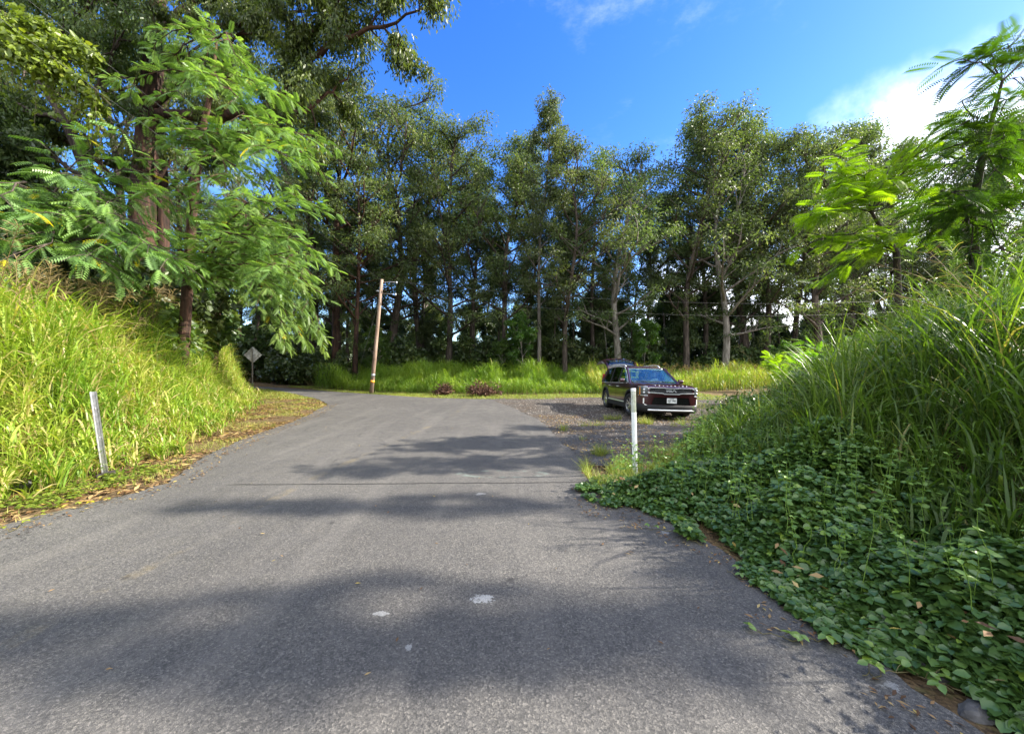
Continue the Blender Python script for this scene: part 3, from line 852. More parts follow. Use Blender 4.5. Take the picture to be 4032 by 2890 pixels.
tips = [(2130, 140, 6.6), (2180, 120, 6.6), (2240, 90, 6.6), (2290, 120, 6.6), (2150, 260, 6.8), (2120, 330, 6.8), (2230, 230, 6.6), (2260, 300, 6.6), (2110, 420, 7), (2200, 400, 6.8), (2060, 480, 7.3), (2130, 520, 7.4),
        (2260, 430, 7), (2300, 200, 6.8), (2340, 330, 7), (2230, 520, 7.4), (2070, 400, 7.2), (2320, 480, 7.3), (2030, 450, 7.6), (2340, 60, 7), (2160, 600, 7.2), (2240, 590, 7), (2050, 540, 7.8), (2180, 450, 6.9), (2300, 560, 7), (2090, 480, 7.4), (2220, 350, 6.9), (2130, 230, 6.9), (2200, 280, 6.8), (2270, 380, 6.8), (2180, 190, 6.9), (2100, 560, 7.8)]
br = [((t1 if py > 400 else (t2 if py > 210 else t3)), at(px, py, Y), 0.15) for (px, py, Y) in tips]
sp5 = spray_tree(75, [tb, t1, t2, t3], [0.10, 0.08, 0.05, 0.02], br, FEATHER, 0.50, per_m=6.5, sub=3.8, droop=0.3, up=0.2, r_br=0.04, yellow=0)
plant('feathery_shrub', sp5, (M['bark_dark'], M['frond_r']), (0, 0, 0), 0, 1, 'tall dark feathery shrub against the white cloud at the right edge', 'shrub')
# small shrubs on the right bank
for (px, py, Y, s, lab) in ((1745, 760, 16, 1.0, 'light green feathery bush in front of the wood, left of the right bank'), (1830, 700, 12, 1.0, 'feathery bush on the crest of the right bank')):
    b = at(px, py + 40, Y); z0 = gz(b[0], b[1])
    brs = []
    for q in range(14):
        a_ = q * 2.4; rr = r9.uniform(0.4, 1.1)
        brs.append(((b[0], b[1], z0 + 0.6), (b[0] + math.cos(a_) * rr, b[1] + math.sin(a_) * rr, z0 + r9.uniform(0.8, 2.2)), 0.1))
    spx = spray_tree(80 + int(px), [(b[0], b[1], z0 - 0.1), (b[0], b[1], z0 + 0.9)], [0.04, 0.03], brs, FEATHER, 0.40 * s, per_m=10, sub=3, droop=0.2, r_br=0.02, yellow=0)
    plant('feathery_bush', spx, (M['stem'], M['frond_b']), (0, 0, 0), 0, 1, lab, 'bush')


# big trees behind the left bank: trunks, limbs and crowns given limb by limb
def big_tree(seed, trunk_pts, trunk_r, limbs, per=240, leaf=0.17, cl=0.75, dens=2.4, sides=12):
    r = np.random.default_rng(seed); wood = Acc(); lf = Acc(); cents = []; rads = []
    tube_np(wood, trunk_pts, trunk_r, sides)
    for (pts, r0) in limbs:
        pts = np.array(pts, float)
        n = len(pts); fine = []
        for i in range(n - 1):
            for q in range(4): fine.append(pts[i] + (pts[i + 1] - pts[i]) * q / 4 + r.normal(size=3) * 0.05)
        fine.append(pts[-1]); fine = np.array(fine)
        tube_np(wood, fine, np.linspace(r0, 0.025, len(fine)), 7)
        L = np.linalg.norm(np.diff(fine, axis=0), axis=1).sum()
        for q in range(int(L * dens)):
            j = r.integers(max(1, len(fine) // 5), len(fine))
            d2 = unit(unit(fine[j] - fine[j - 1]) * 0.7 + rand_dirs(1, r)[0] * 0.9 + np.array([0, 0, 0.1]))
            p2 = limb_path(fine[j], d2, r.uniform(0.8, 2.0), 0.1, 0.15, 3, r)
            tube_np(wood, p2, np.linspace(0.03, 0.01, 4), 4)
            cents.append(p2[-1]); rads.append(r.uniform(0.5, 1.0) * cl)
            cents.append(p2[2]); rads.append(r.uniform(0.3, 0.7) * cl)
        cents.append(fine[-1]); rads.append(cl)
    add_leaves(lf, cents, rads, per, leaf, r, 1.1, 0.85)
    return wood.mesh('trunk', True), lf.mesh('crown')


def A(*p): return [at(*q) for q in p]


tp = A((312, 640, 16), (316, 450, 16), (330, 250, 16), (345, 60, 15.6), (360, -150, 15), (380, -400, 15)); tp[0][2] = gz(tp[0][0], tp[0][1]) - 0.3
lim = [(A((330, 250, 16), (480, 260, 15), (600, 240, 14.4), (660, 160, 14), (730, 100, 13.6), (850, 60, 13.2), (950, 10, 13)), 0.22),
       (A((660, 160, 14), (700, 60, 13.6), (780, -30, 13.2), (860, -90, 13)), 0.10),
       (A((345, 60, 15.6), (450, 0, 15), (600, -60, 14.4), (760, -100, 14)), 0.15),
       (A((345, 60, 15.6), (500, 60, 14.4), (620, 30, 13.8), (740, 20, 13.4)), 0.12),
       (A((600, 240, 14.4), (680, 250, 14), (740, 200, 14), (790, 150, 14)), 0.09),
       (A((345, 60, 15.6), (250, -20, 15), (150, -80, 14)), 0.14),
       (A((330, 250, 16), (230, 180, 15.5), (120, 120, 15), (40, 60, 14.4)), 0.14),
       (A((330, 250, 16), (430, 150, 15), (520, 90, 14.6), (590, 60, 14.2)), 0.10),
       (A((360, -150, 15), (500, -200, 14), (700, -260, 13.4)), 0.12),
       (A((316, 450, 16), (220, 360, 15.5), (120, 300, 15), (30, 260, 14.5)), 0.12),
       (A((316, 450, 16), (400, 330, 16), (480, 230, 16)), 0.10)]
bt1 = big_tree(91, tp, [0.52, 0.44, 0.38, 0.3, 0.22, 0.1], lim)
plant('broad_tree', bt1, (M['bark_red'], M['euc_near']), (0, 0, 0), 0, 1, 'huge tree with the thickest dark trunk at left, long limb reaching right across the sky', 'tree')
tp = A((362, 640, 17), (360, 450, 17), (352, 250, 17), (350, 0, 17), (350, -300, 17)); tp[0][2] = gz(tp[0][0], tp[0][1]) - 0.3
lim = [(A((360, 450, 17), (440, 340, 17), (500, 260, 17.5)), 0.09), (A((352, 250, 17), (260, 150, 17), (180, 50, 17)), 0.1), (A((350, 0, 17), (470, -60, 17), (560, -100, 17)), 0.1),
       (A((352, 250, 17), (420, 120, 17.5), (540, 60, 18)), 0.09), (A((350, 0, 17), (260, -60, 17), (130, -90, 17)), 0.1)]
bt2 = big_tree(92, tp, [0.28, 0.24, 0.2, 0.15, 0.06], lim, per=170)
plant('broad_tree', bt2, (M['bark_red'], M['euc_near']), (0, 0, 0), 0, 1, 'tree with narrower rust-brown trunk just right of the thickest one', 'tree')
tp = A((250, 640, 15), (235, 520, 15), (200, 400, 15), (150, 280, 14.6), (70, 140, 14), (-60, -20, 13)); tp[0][2] = gz(tp[0][0], tp[0][1]) - 0.3
lim = [(A((200, 400, 15), (110, 350, 14.6), (20, 330, 14)), 0.1), (A((150, 280, 14.6), (230, 180, 14.6), (280, 60, 14.4)), 0.12), (A((70, 140, 14), (150, 60, 13.6), (220, -20, 13)), 0.12),
       (A((150, 280, 14.6), (60, 240, 14), (-30, 200, 13.4)), 0.1), (A((235, 520, 15), (130, 470, 15), (20, 430, 15)), 0.08)]
bt3 = big_tree(93, tp, [0.26, 0.22, 0.19, 0.16, 0.12, 0.06], lim, per=170)
plant('broad_tree', bt3, (M['bark_dark'], M['euc_near']), (0, 0, 0), 0, 1, 'tree leaning to the left with vine-hung trunk in the upper left corner', 'tree')

# vines hanging over the leaning tree (bright yellow-green)
va = Acc(); cents = []; rads = []
for (x0, y0, x1, y1, Y) in ((-20, 10, 240, 225, 11.5), (20, 20, 200, 120, 11.7), (-20, 60, 120, 150, 11.3)):
    for q in range(26):
        f = r9.random(); p = at(x0 + (x1 - x0) * f, y0 + (y1 - y0) * f, Y)
        cents.append(p + np.array([0, 0, r9.uniform(-0.35, 0.1)]) + r9.normal(size=3) * 0.12); rads.append(r9.uniform(0.16, 0.34))
add_leaves(va, cents, rads, 34, 0.17, r9, 0.7, 0.9, (OVAL, OVAL_F))
hang = Acc()
for q in range(46):
    f = r9.random(); p = at(-20 + 260 * f, 15 + 210 * f, 11.5) + r9.normal(size=3) * 0.1
    L = r9.uniform(0.6, 2.4); t_ = np.linspace(0, 1, 6)[:, None]
    path = p + np.array([r9.uniform(-0.2, 0.2), 0, -L]) * t_ + r9.normal(size=(6, 3)) * 0.03
    tube_np(hang, path, np.full(6, 0.006), 4)
    add_leaves(va, path[1:], np.full(5, 0.12), 5, 0.14, r9, 0.9, 1.0, (OVAL, OVAL_F))
t_ = np.linspace(0, 1, 14)[:, None]; tube_np(hang, at(-30, 0, 11.5) * (1 - t_) + at(250, 230, 11.5) * t_ + r9.normal(size=(14, 3)) * 0.05, np.full(14, 0.03), 6)
plant('climbing_vine', (hang.mesh('stems', True), va.mesh('foliage')), (M['stem'], M['vine_y']), (0, 0, 0), 0, 1, 'yellow-green climbing vine draped down a slanting bough in the upper left corner', 'vine', None, ('stems', 'foliage'))

# wood behind the left bank
for k, (X, Y, v, s) in enumerate(((-24, 14, 0, 0.9), (-20, 19, 3, 1.05), (-27, 20, 2, 1.0), (-23, 26, 0, 1.05), (-30, 15, 3, 1.0), (-32, 24, 1, 1.0), (-22, 11, 2, 0.8),
                                  (-28, 9.5, 0, 0.9), (-36, 18, 2, 1.1), (-29, 40, 0, 1.15), (-35, 34.5 + 6, 3, 1.1), (-23, 37, 2, 1.1), (-40, 28, 0, 1.1), (-34, 12, 3, 1.0), (-25, 46, 3, 1.2))):
    plant('tree', TV[v], (BK['r' if k % 3 == 0 else 'd'], M['euc']), (X, Y, gz(X, Y) - 0.1), k * 1.9, s,
          'tall tree in the shade behind the left grass bank', 'tree', 'trees behind the left bank')
for k in range(34):
    X = -16 - rs.random() * 16; Y = 9 + rs.random() * 15
    d = float(sdist(np.array([X]), np.array([Y]), FOOT_L)[0])
    if d < 5.0: continue
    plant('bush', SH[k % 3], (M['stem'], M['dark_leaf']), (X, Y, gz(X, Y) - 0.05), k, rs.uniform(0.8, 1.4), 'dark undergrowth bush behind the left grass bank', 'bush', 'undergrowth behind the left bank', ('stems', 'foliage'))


for k in range(46):
    X = -15.5 - rs.random() * 20; Y = 7 + rs.random() * 19
    d = float(sdist(np.array([X]), np.array([Y]), FOOT_L)[0])
    if d < 6.0: continue
    plant('small_tree', UT[k % 2], (M['bark_dark'], M['dark_leaf']), (X, Y, gz(X, Y) - 0.1), k * 1.3, rs.uniform(0.6, 1.0), 'small dark tree in the shade behind the left bank', 'tree', 'small trees behind the left bank')
for k, (X, Y, s, lab) in enumerate(((-11.6, 11.0, 1.1, 'dark bush on the left bank crest nearest the viewer'), (-12.4, 12.8, 1.15, 'dark bush at the foot of the compound-leaved tree on the left bank'),
                                    (-13.2, 14.4, 1.15, 'bush on the left bank just right of the compound-leaved tree trunk'), (-14.4, 16.0, 1.2, 'bush under the drooping boughs on the left bank'),
                                    (-16.0, 18.4, 1.2, 'bush on the left bank crest halfway to the diamond sign'), (-17.8, 20.8, 1.2, 'bush on the left bank crest close to the diamond sign'), (-20.6, 24.2, 0.9, 'bush behind the post of the diamond sign'),
                                    (-12.0, 9.4, 0.95, 'bush under the pale boughs on the left bank'))):
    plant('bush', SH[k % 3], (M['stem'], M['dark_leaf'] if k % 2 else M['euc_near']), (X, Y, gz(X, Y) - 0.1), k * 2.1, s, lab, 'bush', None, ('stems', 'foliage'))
for k, (X, Y, v, s, sz) in enumerate(((17, 4.9, 6, 0.34, 0.60), (22, 3.9, 6, 0.36, 0.80), (14, 3.1, 6, 0.40, 0.47), (17, 9.4, 1, 0.36, 0.56), (18, 11.2, 2, 0.34, 0.56), (20, 2.6, 0, 0.52, 0.50), (20.5, 5.6, 3, 0.5, 0.52), (21, 8.6, 0, 0.5, 0.50), (19, -1.0, 2, 0.5, 0.5))):
    plant('tree', TV[v], (BK['d'], M['euc']), (X, Y, gz(X, Y) - 0.1), k * 1.1, s, 'tree standing beyond the right bank, shading the road', 'tree', 'trees beyond the right bank', scz=sz)
for k, (X, Y, v, s) in enumerate(((-9, -14, 0, 0.9), (-3, -18, 3, 0.95), (5, -17, 2, 0.9), (11, -13, 1, 0.9), (-16, -9, 3, 0.9), (16, -20, 0, 1.0), (0, -26, 0, 1.1), (-12, -24, 2, 1.1))):  # unseen trees added behind the camera for reflections in the car
    plant('tree', TV[v], (BK['d'], M['euc']), (X, Y, gz(X, Y) - 0.1), k * 1.7, s, 'unseen tree added behind the viewer for the car to reflect', 'tree', 'unseen trees added behind the viewer')


# ------------------------------------------------------------------ grasses
def blades(acc, base, L, W, th0, th1, r, segs=4, rnd=None):
    N = len(base); az = r.random(N) * 2 * math.pi
    h = np.stack([np.cos(az), np.sin(az), np.zeros(N)], 1); side = np.stack([-np.sin(az), np.cos(az), np.zeros(N)], 1)
    side = unit(side + rand_dirs(N, r) * 0.35)
    pos = base.copy(); V = np.zeros((N, (segs + 1) * 2, 3))
    for s in range(segs + 1):
        t = s / segs
        w = W * (0.55 + 0.9 * t) * (1 - t) ** 0.7 if s < segs else W * 0.04
        if s == 0: w = W * 0.5
        V[:, 2 * s] = pos + side * (w * 0.5)[:, None]; V[:, 2 * s + 1] = pos - side * (w * 0.5)[:, None]
        th = th0 + th1 * ((s + 0.5) / segs) ** 1.5
        pos = pos + (h * np.sin(th)[:, None] + np.array([0, 0, 1.0]) * np.cos(th)[:, None]) * (L / segs)[:, None]
    k = (segs + 1) * 2
    q = np.array([(2 * s, 2 * s + 1, 2 * s + 3, 2 * s + 2) for s in range(segs)])
    Fq = (q[None] + (np.arange(N) * k)[:, None, None]).reshape(-1, 4)
    if rnd is None: rnd = r.random(N)
    acc.add(V.reshape(-1, 3), Fq, np.repeat(rnd, segs))


def scatter(n, box, test, r):
    out = []
    tot = 0
    while tot < n:
        x = r.uniform(box[0], box[1], n); y = r.uniform(box[2], box[3], n)
        m = test(x, y); out.append(np.stack([x[m], y[m]], 1)); tot += m.sum()
        if len(out) > 60: break
    return np.concatenate(out)[:n]


def grass_field(name, n, box, test, Hmax, L, W, mat, seed, label, cat='grass', droop=(0.9, 2.2), dry=0.0, rbias=0.0, hfun=None, segs=4):
    r = np.random.default_rng(seed)
    P = scatter(n, box, test, r); n = len(P)
    # gather blades into tussocks
    tus = np.round(P / 0.42 + 0.5 * r.random(2)) * 0.42; P = np.where(r.random((n, 1)) < 0.55, P * 0.35 + tus * 0.65, P)
    z = height(P[:, 0], P[:, 1])
    hm = Hmax * (0.55 + 0.5 * vnoise(P[:, 0], P[:, 1], 1.1, seed) + 0.3 * vnoise(P[:, 0], P[:, 1], 0.35, seed + 9))
    if hfun is not None: hm = hm * hfun(P[:, 0], P[:, 1])
    z0 = r.random(n) ** 0.8 * hm * 0.75
    Ls = r.uniform(L[0], L[1], n) * np.clip(hm / Hmax, 0.35, 1.2)
    low = z0 / np.maximum(hm, 1e-3)
    rn = np.clip(rbias + 0.42 * (vnoise(P[:, 0], P[:, 1], 0.9, seed + 3) - 0.15) + 0.40 * r.random(n) + 0.22 * low, 0, 0.93)
    dm = r.random(n) < dry * (1.6 * (1 - low)) * (0.4 + 1.5 * vnoise(P[:, 0], P[:, 1], 1.0, seed + 5))
    rn[dm] = r.uniform(0.88, 1.0, dm.sum())
    acc = Acc()
    base = np.stack([P[:, 0], P[:, 1], z + z0 - 0.02], 1)
    blades(acc, base, Ls, r.uniform(W[0], W[1], n), r.uniform(0.02, 0.6, n), r.uniform(droop[0], droop[1], n), r, segs, rn)
    # culms that carry the leaves
    m = n // 4; j = r.integers(0, n, m)
    b2 = np.stack([P[j, 0], P[j, 1], z[j] - 0.02], 1)
    blades(acc, b2, hm[j] * r.uniform(0.8, 1.05, m), np.full(m, 0.010), r.uniform(0.0, 0.18, m), r.uniform(0.0, 0.35, m), r, 3, np.clip(rn[j] + 0.1, 0, 0.95))
    o = link(name, acc.mesh(name), mat); tag(o, label, cat, kind='stuff')
    return o


offroad_ = lambda x, y: ~in_poly(x, y, ROAD)


def dL(x, y): return sdist(x, y, FOOT_L)
def dR(x, y): return sdist(x, y, FOOT_R)


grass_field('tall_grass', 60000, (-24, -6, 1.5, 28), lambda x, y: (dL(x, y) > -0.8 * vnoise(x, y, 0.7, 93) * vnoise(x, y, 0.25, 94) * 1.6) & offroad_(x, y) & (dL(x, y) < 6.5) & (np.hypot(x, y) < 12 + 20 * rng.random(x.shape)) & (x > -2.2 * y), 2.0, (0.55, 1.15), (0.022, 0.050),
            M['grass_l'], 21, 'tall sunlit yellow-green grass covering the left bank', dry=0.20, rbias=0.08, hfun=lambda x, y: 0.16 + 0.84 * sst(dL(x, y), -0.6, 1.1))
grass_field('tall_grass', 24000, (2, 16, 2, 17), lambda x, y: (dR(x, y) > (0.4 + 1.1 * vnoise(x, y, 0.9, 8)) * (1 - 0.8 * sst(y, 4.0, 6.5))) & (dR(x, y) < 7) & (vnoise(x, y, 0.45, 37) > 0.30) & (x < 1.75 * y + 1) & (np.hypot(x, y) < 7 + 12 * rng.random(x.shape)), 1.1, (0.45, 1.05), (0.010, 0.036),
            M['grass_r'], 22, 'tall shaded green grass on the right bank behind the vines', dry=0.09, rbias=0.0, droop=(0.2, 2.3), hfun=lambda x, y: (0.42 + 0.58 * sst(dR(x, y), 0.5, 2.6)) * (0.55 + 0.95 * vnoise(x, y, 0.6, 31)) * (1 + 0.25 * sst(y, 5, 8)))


def t_far(x, y):
    a = (x > -15) & (x < 1.6) & (y > 23.6 + np.where(x < -6, -(x + 6) * 0.45, 0) - 0.6 * vnoise(x, y, 0.8, 5) + np.where(x > -6, -(x + 6) * 0.12, 0)) & (y < 31)
    b = (x > 1.5) & (x < 30) & (y > 22.9 + 0.05 * np.maximum(x, 0) + 0.34 * np.maximum(x - 9, 0)) & (y < 33)
    return (a | b)


grass_field('tall_grass', 36000, (4.5, 30, 21, 33), lambda x, y: t_far(x, y) & (x > 5.2 + vnoise(x, y, 1.0, 77)), 2.2, (0.5, 1.0), (0.022, 0.045),
            M['grass_l'], 24, 'bright yellow-green tall grass in the sunny opening right of the car', dry=0.12, rbias=0.15, segs=3, hfun=lambda x, y: (0.62 + 0.42 * sst(vnoise(x, y, 1.6, 15), 0.15, 0.85)) * (0.6 + 0.4 * sst(y, 23, 26)))
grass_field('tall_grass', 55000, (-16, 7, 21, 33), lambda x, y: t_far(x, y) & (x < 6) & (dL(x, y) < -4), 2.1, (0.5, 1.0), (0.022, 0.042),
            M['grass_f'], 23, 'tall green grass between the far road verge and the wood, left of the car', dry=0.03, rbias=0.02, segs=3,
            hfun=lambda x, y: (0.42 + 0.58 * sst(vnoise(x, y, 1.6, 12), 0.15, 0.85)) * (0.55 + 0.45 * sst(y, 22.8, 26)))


# short verge grass
def verge(name, n, box, test, Hs, seed, label, rb=0.1, W=(0.006, 0.012)):
    r = np.random.default_rng(seed); P = scatter(n, box, test, r); n = len(P)
    acc = Acc(); base = np.stack([P[:, 0], P[:, 1], height(P[:, 0], P[:, 1]) - 0.005], 1)
    blades(acc, base, r.uniform(Hs[0], Hs[1], n), r.uniform(W[0], W[1], n), r.uniform(0.0, 0.9, n), r.uniform(0.2, 1.4, n), r, 2, np.clip(rb + r.random(n) * 0.7 + 0.3 * (vnoise(P[:, 0], P[:, 1], 0.8, seed) - 0.5), 0, 1))
    o = link(name, acc.mesh(name), M['grass_s']); tag(o, label, 'grass', kind='stuff')


offroad = lambda x, y: ~in_poly(x, y, ROAD)
verge('short_grass', 26000, (-18, 12, 18.5, 30), lambda x, y: offroad(x, y) & (y > 19.4) & ~((x > -0.5) & in_poly(x, y, GRAVEL) & (vnoise(x, y, 0.9, 3) < 0.55)) & (~t_far(x, y)), (0.05, 0.16), 41, 'short light green grass along the far verge', W=(0.015, 0.03))
verge('short_grass', 34000, (-20, -4.5, 3, 28), lambda x, y: offroad(x, y) & (dL(x, y) < 0.5) & (vnoise(x, y, 0.5, 6) > 0.5) & (x < 0), (0.03, 0.14), 42, 'patchy yellow grass on the left shoulder', rb=0.3)
verge('short_grass', 15000, (0.9, 7, 4.8, 12), lambda x, y: offroad(x, y) & (dR(x, y) < 0.5) & (~in_poly(x, y, OLDPAV) | (vnoise(x, y, 0.4, 9) > 0.93)) & ~(in_poly(x, y, GRAVEL) & (vnoise(x, y, 0.5, 2) < 0.8)) & (vnoise(x, y, 0.35, 13) > 0.45), (0.05, 0.32), 43, 'sparse weedy grass between the road edge and the old pavement', rb=0.25)
verge('short_grass', 9000, (5, 20, 11, 24), lambda x, y: in_poly(x, y, GRAVEL) & (vnoise(x, y, 1.2, 14) > 0.62), (0.04, 0.14), 44, 'thin grass growing through the gravel right of the car', rb=0.2, W=(0.01, 0.02))


# taller tufts near the right post
def tuft(name, pos, n, L, W, mat, label, seed, group=None):
    r = np.random.default_rng(seed); acc = Acc()
    b = np.zeros((n, 3)); b[:, :2] = r.normal(size=(n, 2)) * 0.05
    blades(acc, b, r.uniform(L * 0.5, L, n), r.uniform(W * 0.6, W, n), r.uniform(0.05, 0.55, n), r.uniform(0.2, 1.6, n), r, 4, r.random(n) * 0.95)
    o = link(name, acc.mesh(name), mat); o.location = pos; tag(o, label, 'grass tuft', group)
    return o


for k, (px, py, L, lab) in enumerate(((1248, 955, 0.28, 'small grass tuft at the edge of the road, nearest the gravel'), (1330, 1010, 0.35, 'yellowish grass tuft left of the white post'), (1378, 1040, 0.42, 'grass tuft touching the left side of the white post'),
                                      (1450, 1020, 0.55, 'large grass tuft just right of the white post'), (1490, 1030, 0.5, 'grass tuft between the white post and the vines'), (1290, 975, 0.16, 'tiny tuft on the old pavement'))):
    Y = CAM_H * 1456 / (py * 1.7778 - 1445) ; p = at(px, py, Y)
    tuft('grass_tuft', (p[0], p[1], 0.0), 110 if L > 0.2 else 40, L, 0.008, M['grass_s'], lab, 300 + k)
for k, (px, py, L, lab) in enumerate(((20, 1085, 0.75, 'broad-bladed yellow-green clump at the lower left edge'), (130, 1010, 0.7, 'broad-bladed clump left of the grey post'))):
    p = at(px, py, 5.1); tuft('grass_clump', (p[0], p[1], max(0.0, gz(p[0], p[1]))), 46, L, 0.035, M['grass_l'], lab, 320 + k)


# seed heads
def panicles(name, P, H, mat, seed, label, lean=0.25, rays=22, head=0.32, w=0.004):
    r = np.random.default_rng(seed); acc = Acc()
    n = len(P)
    for (x, y, z), h_ in zip(P, H):
        a = r.random() * 6.28; ln = abs(r.normal()) * lean
        t = np.linspace(0, 1, 6)[:, None]
        path = np.array([x, y, z]) + np.array([math.cos(a) * ln * h_, math.sin(a) * ln * h_, h_]) * t + np.array([math.cos(a), math.sin(a), -0.4]) * (0.25 * h_ * ln) * t ** 3
        tube_np(acc, path, np.linspace(w * 1.1, w * 0.5, 6), 3, 0.9)
        tip = path[-1]; d = unit(path[-1] - path[-2])
        for q in range(rays):
            f = q / rays; b = tip - d * head * (1 - f)
            v = unit(d * 0.8 + rand_dirs(1, r)[0] * 0.8); L = head * (0.75 - 0.45 * f) * r.uniform(0.7, 1.2)
            e1 = b + v * L * 0.6; e2 = b + v * L + np.array([0, 0, -0.25 * L])
            sdv = unit(np.cross(v, rand_dirs(1, r)[0])) * w * 0.65
            acc.add([b - sdv, b + sdv, e1 + sdv, e1 - sdv, e1 - sdv, e1 + sdv, e2 + sdv * 1.2, e2 - sdv * 1.2], [(0, 1, 2, 3), (4, 5, 6, 7)], r.random())
    o = link(name, acc.mesh(name), mat); tag(o, label, 'seed heads', kind='stuff'); return o


r5 = np.random.default_rng(55)
P = scatter(420, (-22, -8, 5, 22), lambda x, y: (dL(x, y) > 1.3) & (dL(x, y) < 3.8) & (x > -1.6 * y), r5)
panicles('grass_seed_heads', np.c_[P, height(P[:, 0], P[:, 1]) + 0.6], r5.uniform(1.6, 2.3, len(P)), M['panicle'], 61, 'brown feathery seed heads above the left bank grass', w=0.008, head=0.45)
P = scatter(150, (3, 12, 3, 12), lambda x, y: (dR(x, y) > 2.4) & (dR(x, y) < 6) & (x < 1.5 * y), r5)
panicles('grass_seed_heads', np.c_[P, height(P[:, 0], P[:, 1]) + 0.3], r5.uniform(1.2, 2.1, len(P)), M['grass_r'], 62, 'thin green seed heads rising from the right bank', w=0.0045, lean=0.35)
P = scatter(160, (2, 26, 23, 30), lambda x, y: t_far(x, y) & (x > 6), r5)
panicles('grass_seed_heads', np.c_[P, height(P[:, 0], P[:, 1]) + 0.6], r5.uniform(0.9, 1.4, len(P)), M['panicle'], 63, 'brown seed heads over the bright grass right of the car', w=0.012, rays=12)
# long stalks arching out of the right bank
st = Acc()
for (a, b, s_) in (((2230, 760, 4.2), (1900, 640, 4.4), 0.12), ((2268, 830, 3.8), (2060, 560, 4.2), 0.1), ((2200, 700, 4.6), (1960, 590, 4.6), 0.08), ((1720, 900, 8.2), (1640, 770, 8.4), 0.08), ((2330, 900, 3.2), (2150, 640, 3.6), 0.1)):
    A_ = at(*a); B_ = at(*b); t = np.linspace(0, 1, 9)[:, None]; path = A_ + (B_ - A_) * t + np.array([0, 0, 1.0]) * 4 * t * (1 - t) * s_
    z0 = gz(A_[0] + 0.3, A_[1]); root = np.array([A_[0] + 0.25, A_[1], min(z0, A_[2]) - 0.05]); path = np.concatenate([[root], path])
    tube_np(st, path, np.linspace(0.006, 0.002, 10), 4, 0.95)
    for q in range(20):
        j = 6 + q % 4; v = unit(rand_dirs(1, r5)[0] + unit(path[-1] - path[-2]) * 0.8) * r5.uniform(0.08, 0.2); o_ = np.array([0, 0, 0.0015]); bb = path[j]
        st.add([bb - o_, bb + o_, bb + v + o_, bb + v - o_], [(0, 1, 2, 3)], 0.9)
o = link('grass_stalks', st.mesh('grass_stalks'), M['panicle']); tag(o, 'long arching flower stalks leaning out of the right bank', 'seed heads', kind='stuff')

# ------------------------------------------------------------------ vines on the right bank
VINE_EDGE = [(2.6, -3), (2.3, 1.2), (2.28, 1.72), (2.15, 2.1), (1.95, 2.5), (1.98, 3.15), (1.80, 3.95), (1.30, 4.42), (0.98, 4.65), (1.12, 5.4), (1.5, 5.75), (2.0, 5.7), (2.6, 6.3), (3.3, 7.4), (4.6, 9.3), (5.9, 11.3), (6.8, 12.2), (9, 12), (9, -3)]


def vine_cover(n, seed, box, smax, lift=1.0):
    r = np.random.default_rng(seed)
    P = scatter(n, box, lambda x, y: in_poly(x + 0.55 * (vnoise(x, y, 0.33, 201) - 0.45), y + 0.45 * (vnoise(x, y, 0.3, 202) - 0.45), VINE_EDGE) & (dR(x, y) < 0.9 + 2.0 * vnoise(x, y, 0.8, 44)) & (vnoise(x, y, 0.22, 45) + 0.5 * np.minimum(np.abs(sdist(x, y, VINE_EDGE[:16])), 1) > 0.26) & (r.random(x.shape) < np.clip(1.5 - 0.13 * np.hypot(x, y), 0.25, 1)) & (x < 1.9 * y), r)
    x, y = P[:, 0], P[:, 1]; n = len(P)
    ed = -sdist(x, y, VINE_EDGE[:-1]) if False else np.abs(sdist(x, y, VINE_EDGE[:16]))
    mound = (0.05 + 0.55 * vnoise(x, y, 0.85, 71) ** 1.5 + 0.34 * vnoise(x, y, 0.26, 72)) * sst(ed, 0.0, 0.8) * lift * (1 - 0.6 * sst(y, 4.5, 7.5))
    z = height(x, y); z = np.where(in_poly(x, y, ROAD), 0.02, np.maximum(z, -0.01))
    zz = z + 0.02 + mound * (1 - 0.95 * r.random(n) ** 1.6) + r.random(n) * 0.04
    c = np.stack([x, y, zz], 1)
    acc = Acc()
    az = r.random(n) * 6.283
    # leaves face the open side and the sky
    nrm = unit(np.stack([r.normal(size=n) * 0.42 - 0.08, r.normal(size=n) * 0.42 - 0.05, np.ones(n)], 1))
    s = smax * r.uniform(0.4, 1.45, n)
    hue = np.clip(0.12 + 0.6 * r.random(n) + 0.2 * (mound > 0.35), 0, 0.93); hue[r.random(n) < 0.03] = 1.0
    for k, da in enumerate((-1.25, 0, 1.25)):
        d = np.stack([np.cos(az + da), np.sin(az + da), r.normal(size=n) * 0.18 - 0.12], 1)
        nn = unit(nrm + rand_dirs(n, r) * 0.22)
        instance(acc, OVAL * np.array([1, 1.15, 1]), OVAL_F, frames(d, nn), c + unit(d) * (s * 0.12)[:, None], s * (1.12 if k == 1 else 0.95), hue)
    # petioles / runners
    m = n // 5; j = r.integers(0, n, m)
    b = c[j] - np.array([0, 0, 0.12]); e1 = c[j]
    w = np.array([0.0018, 0, 0])
    Vq = np.stack([b - w, b + w, e1 + w, e1 - w], 1).reshape(-1, 3)
    acc.add(Vq, np.arange(m * 4).reshape(-1, 4), 0.9)
    return acc


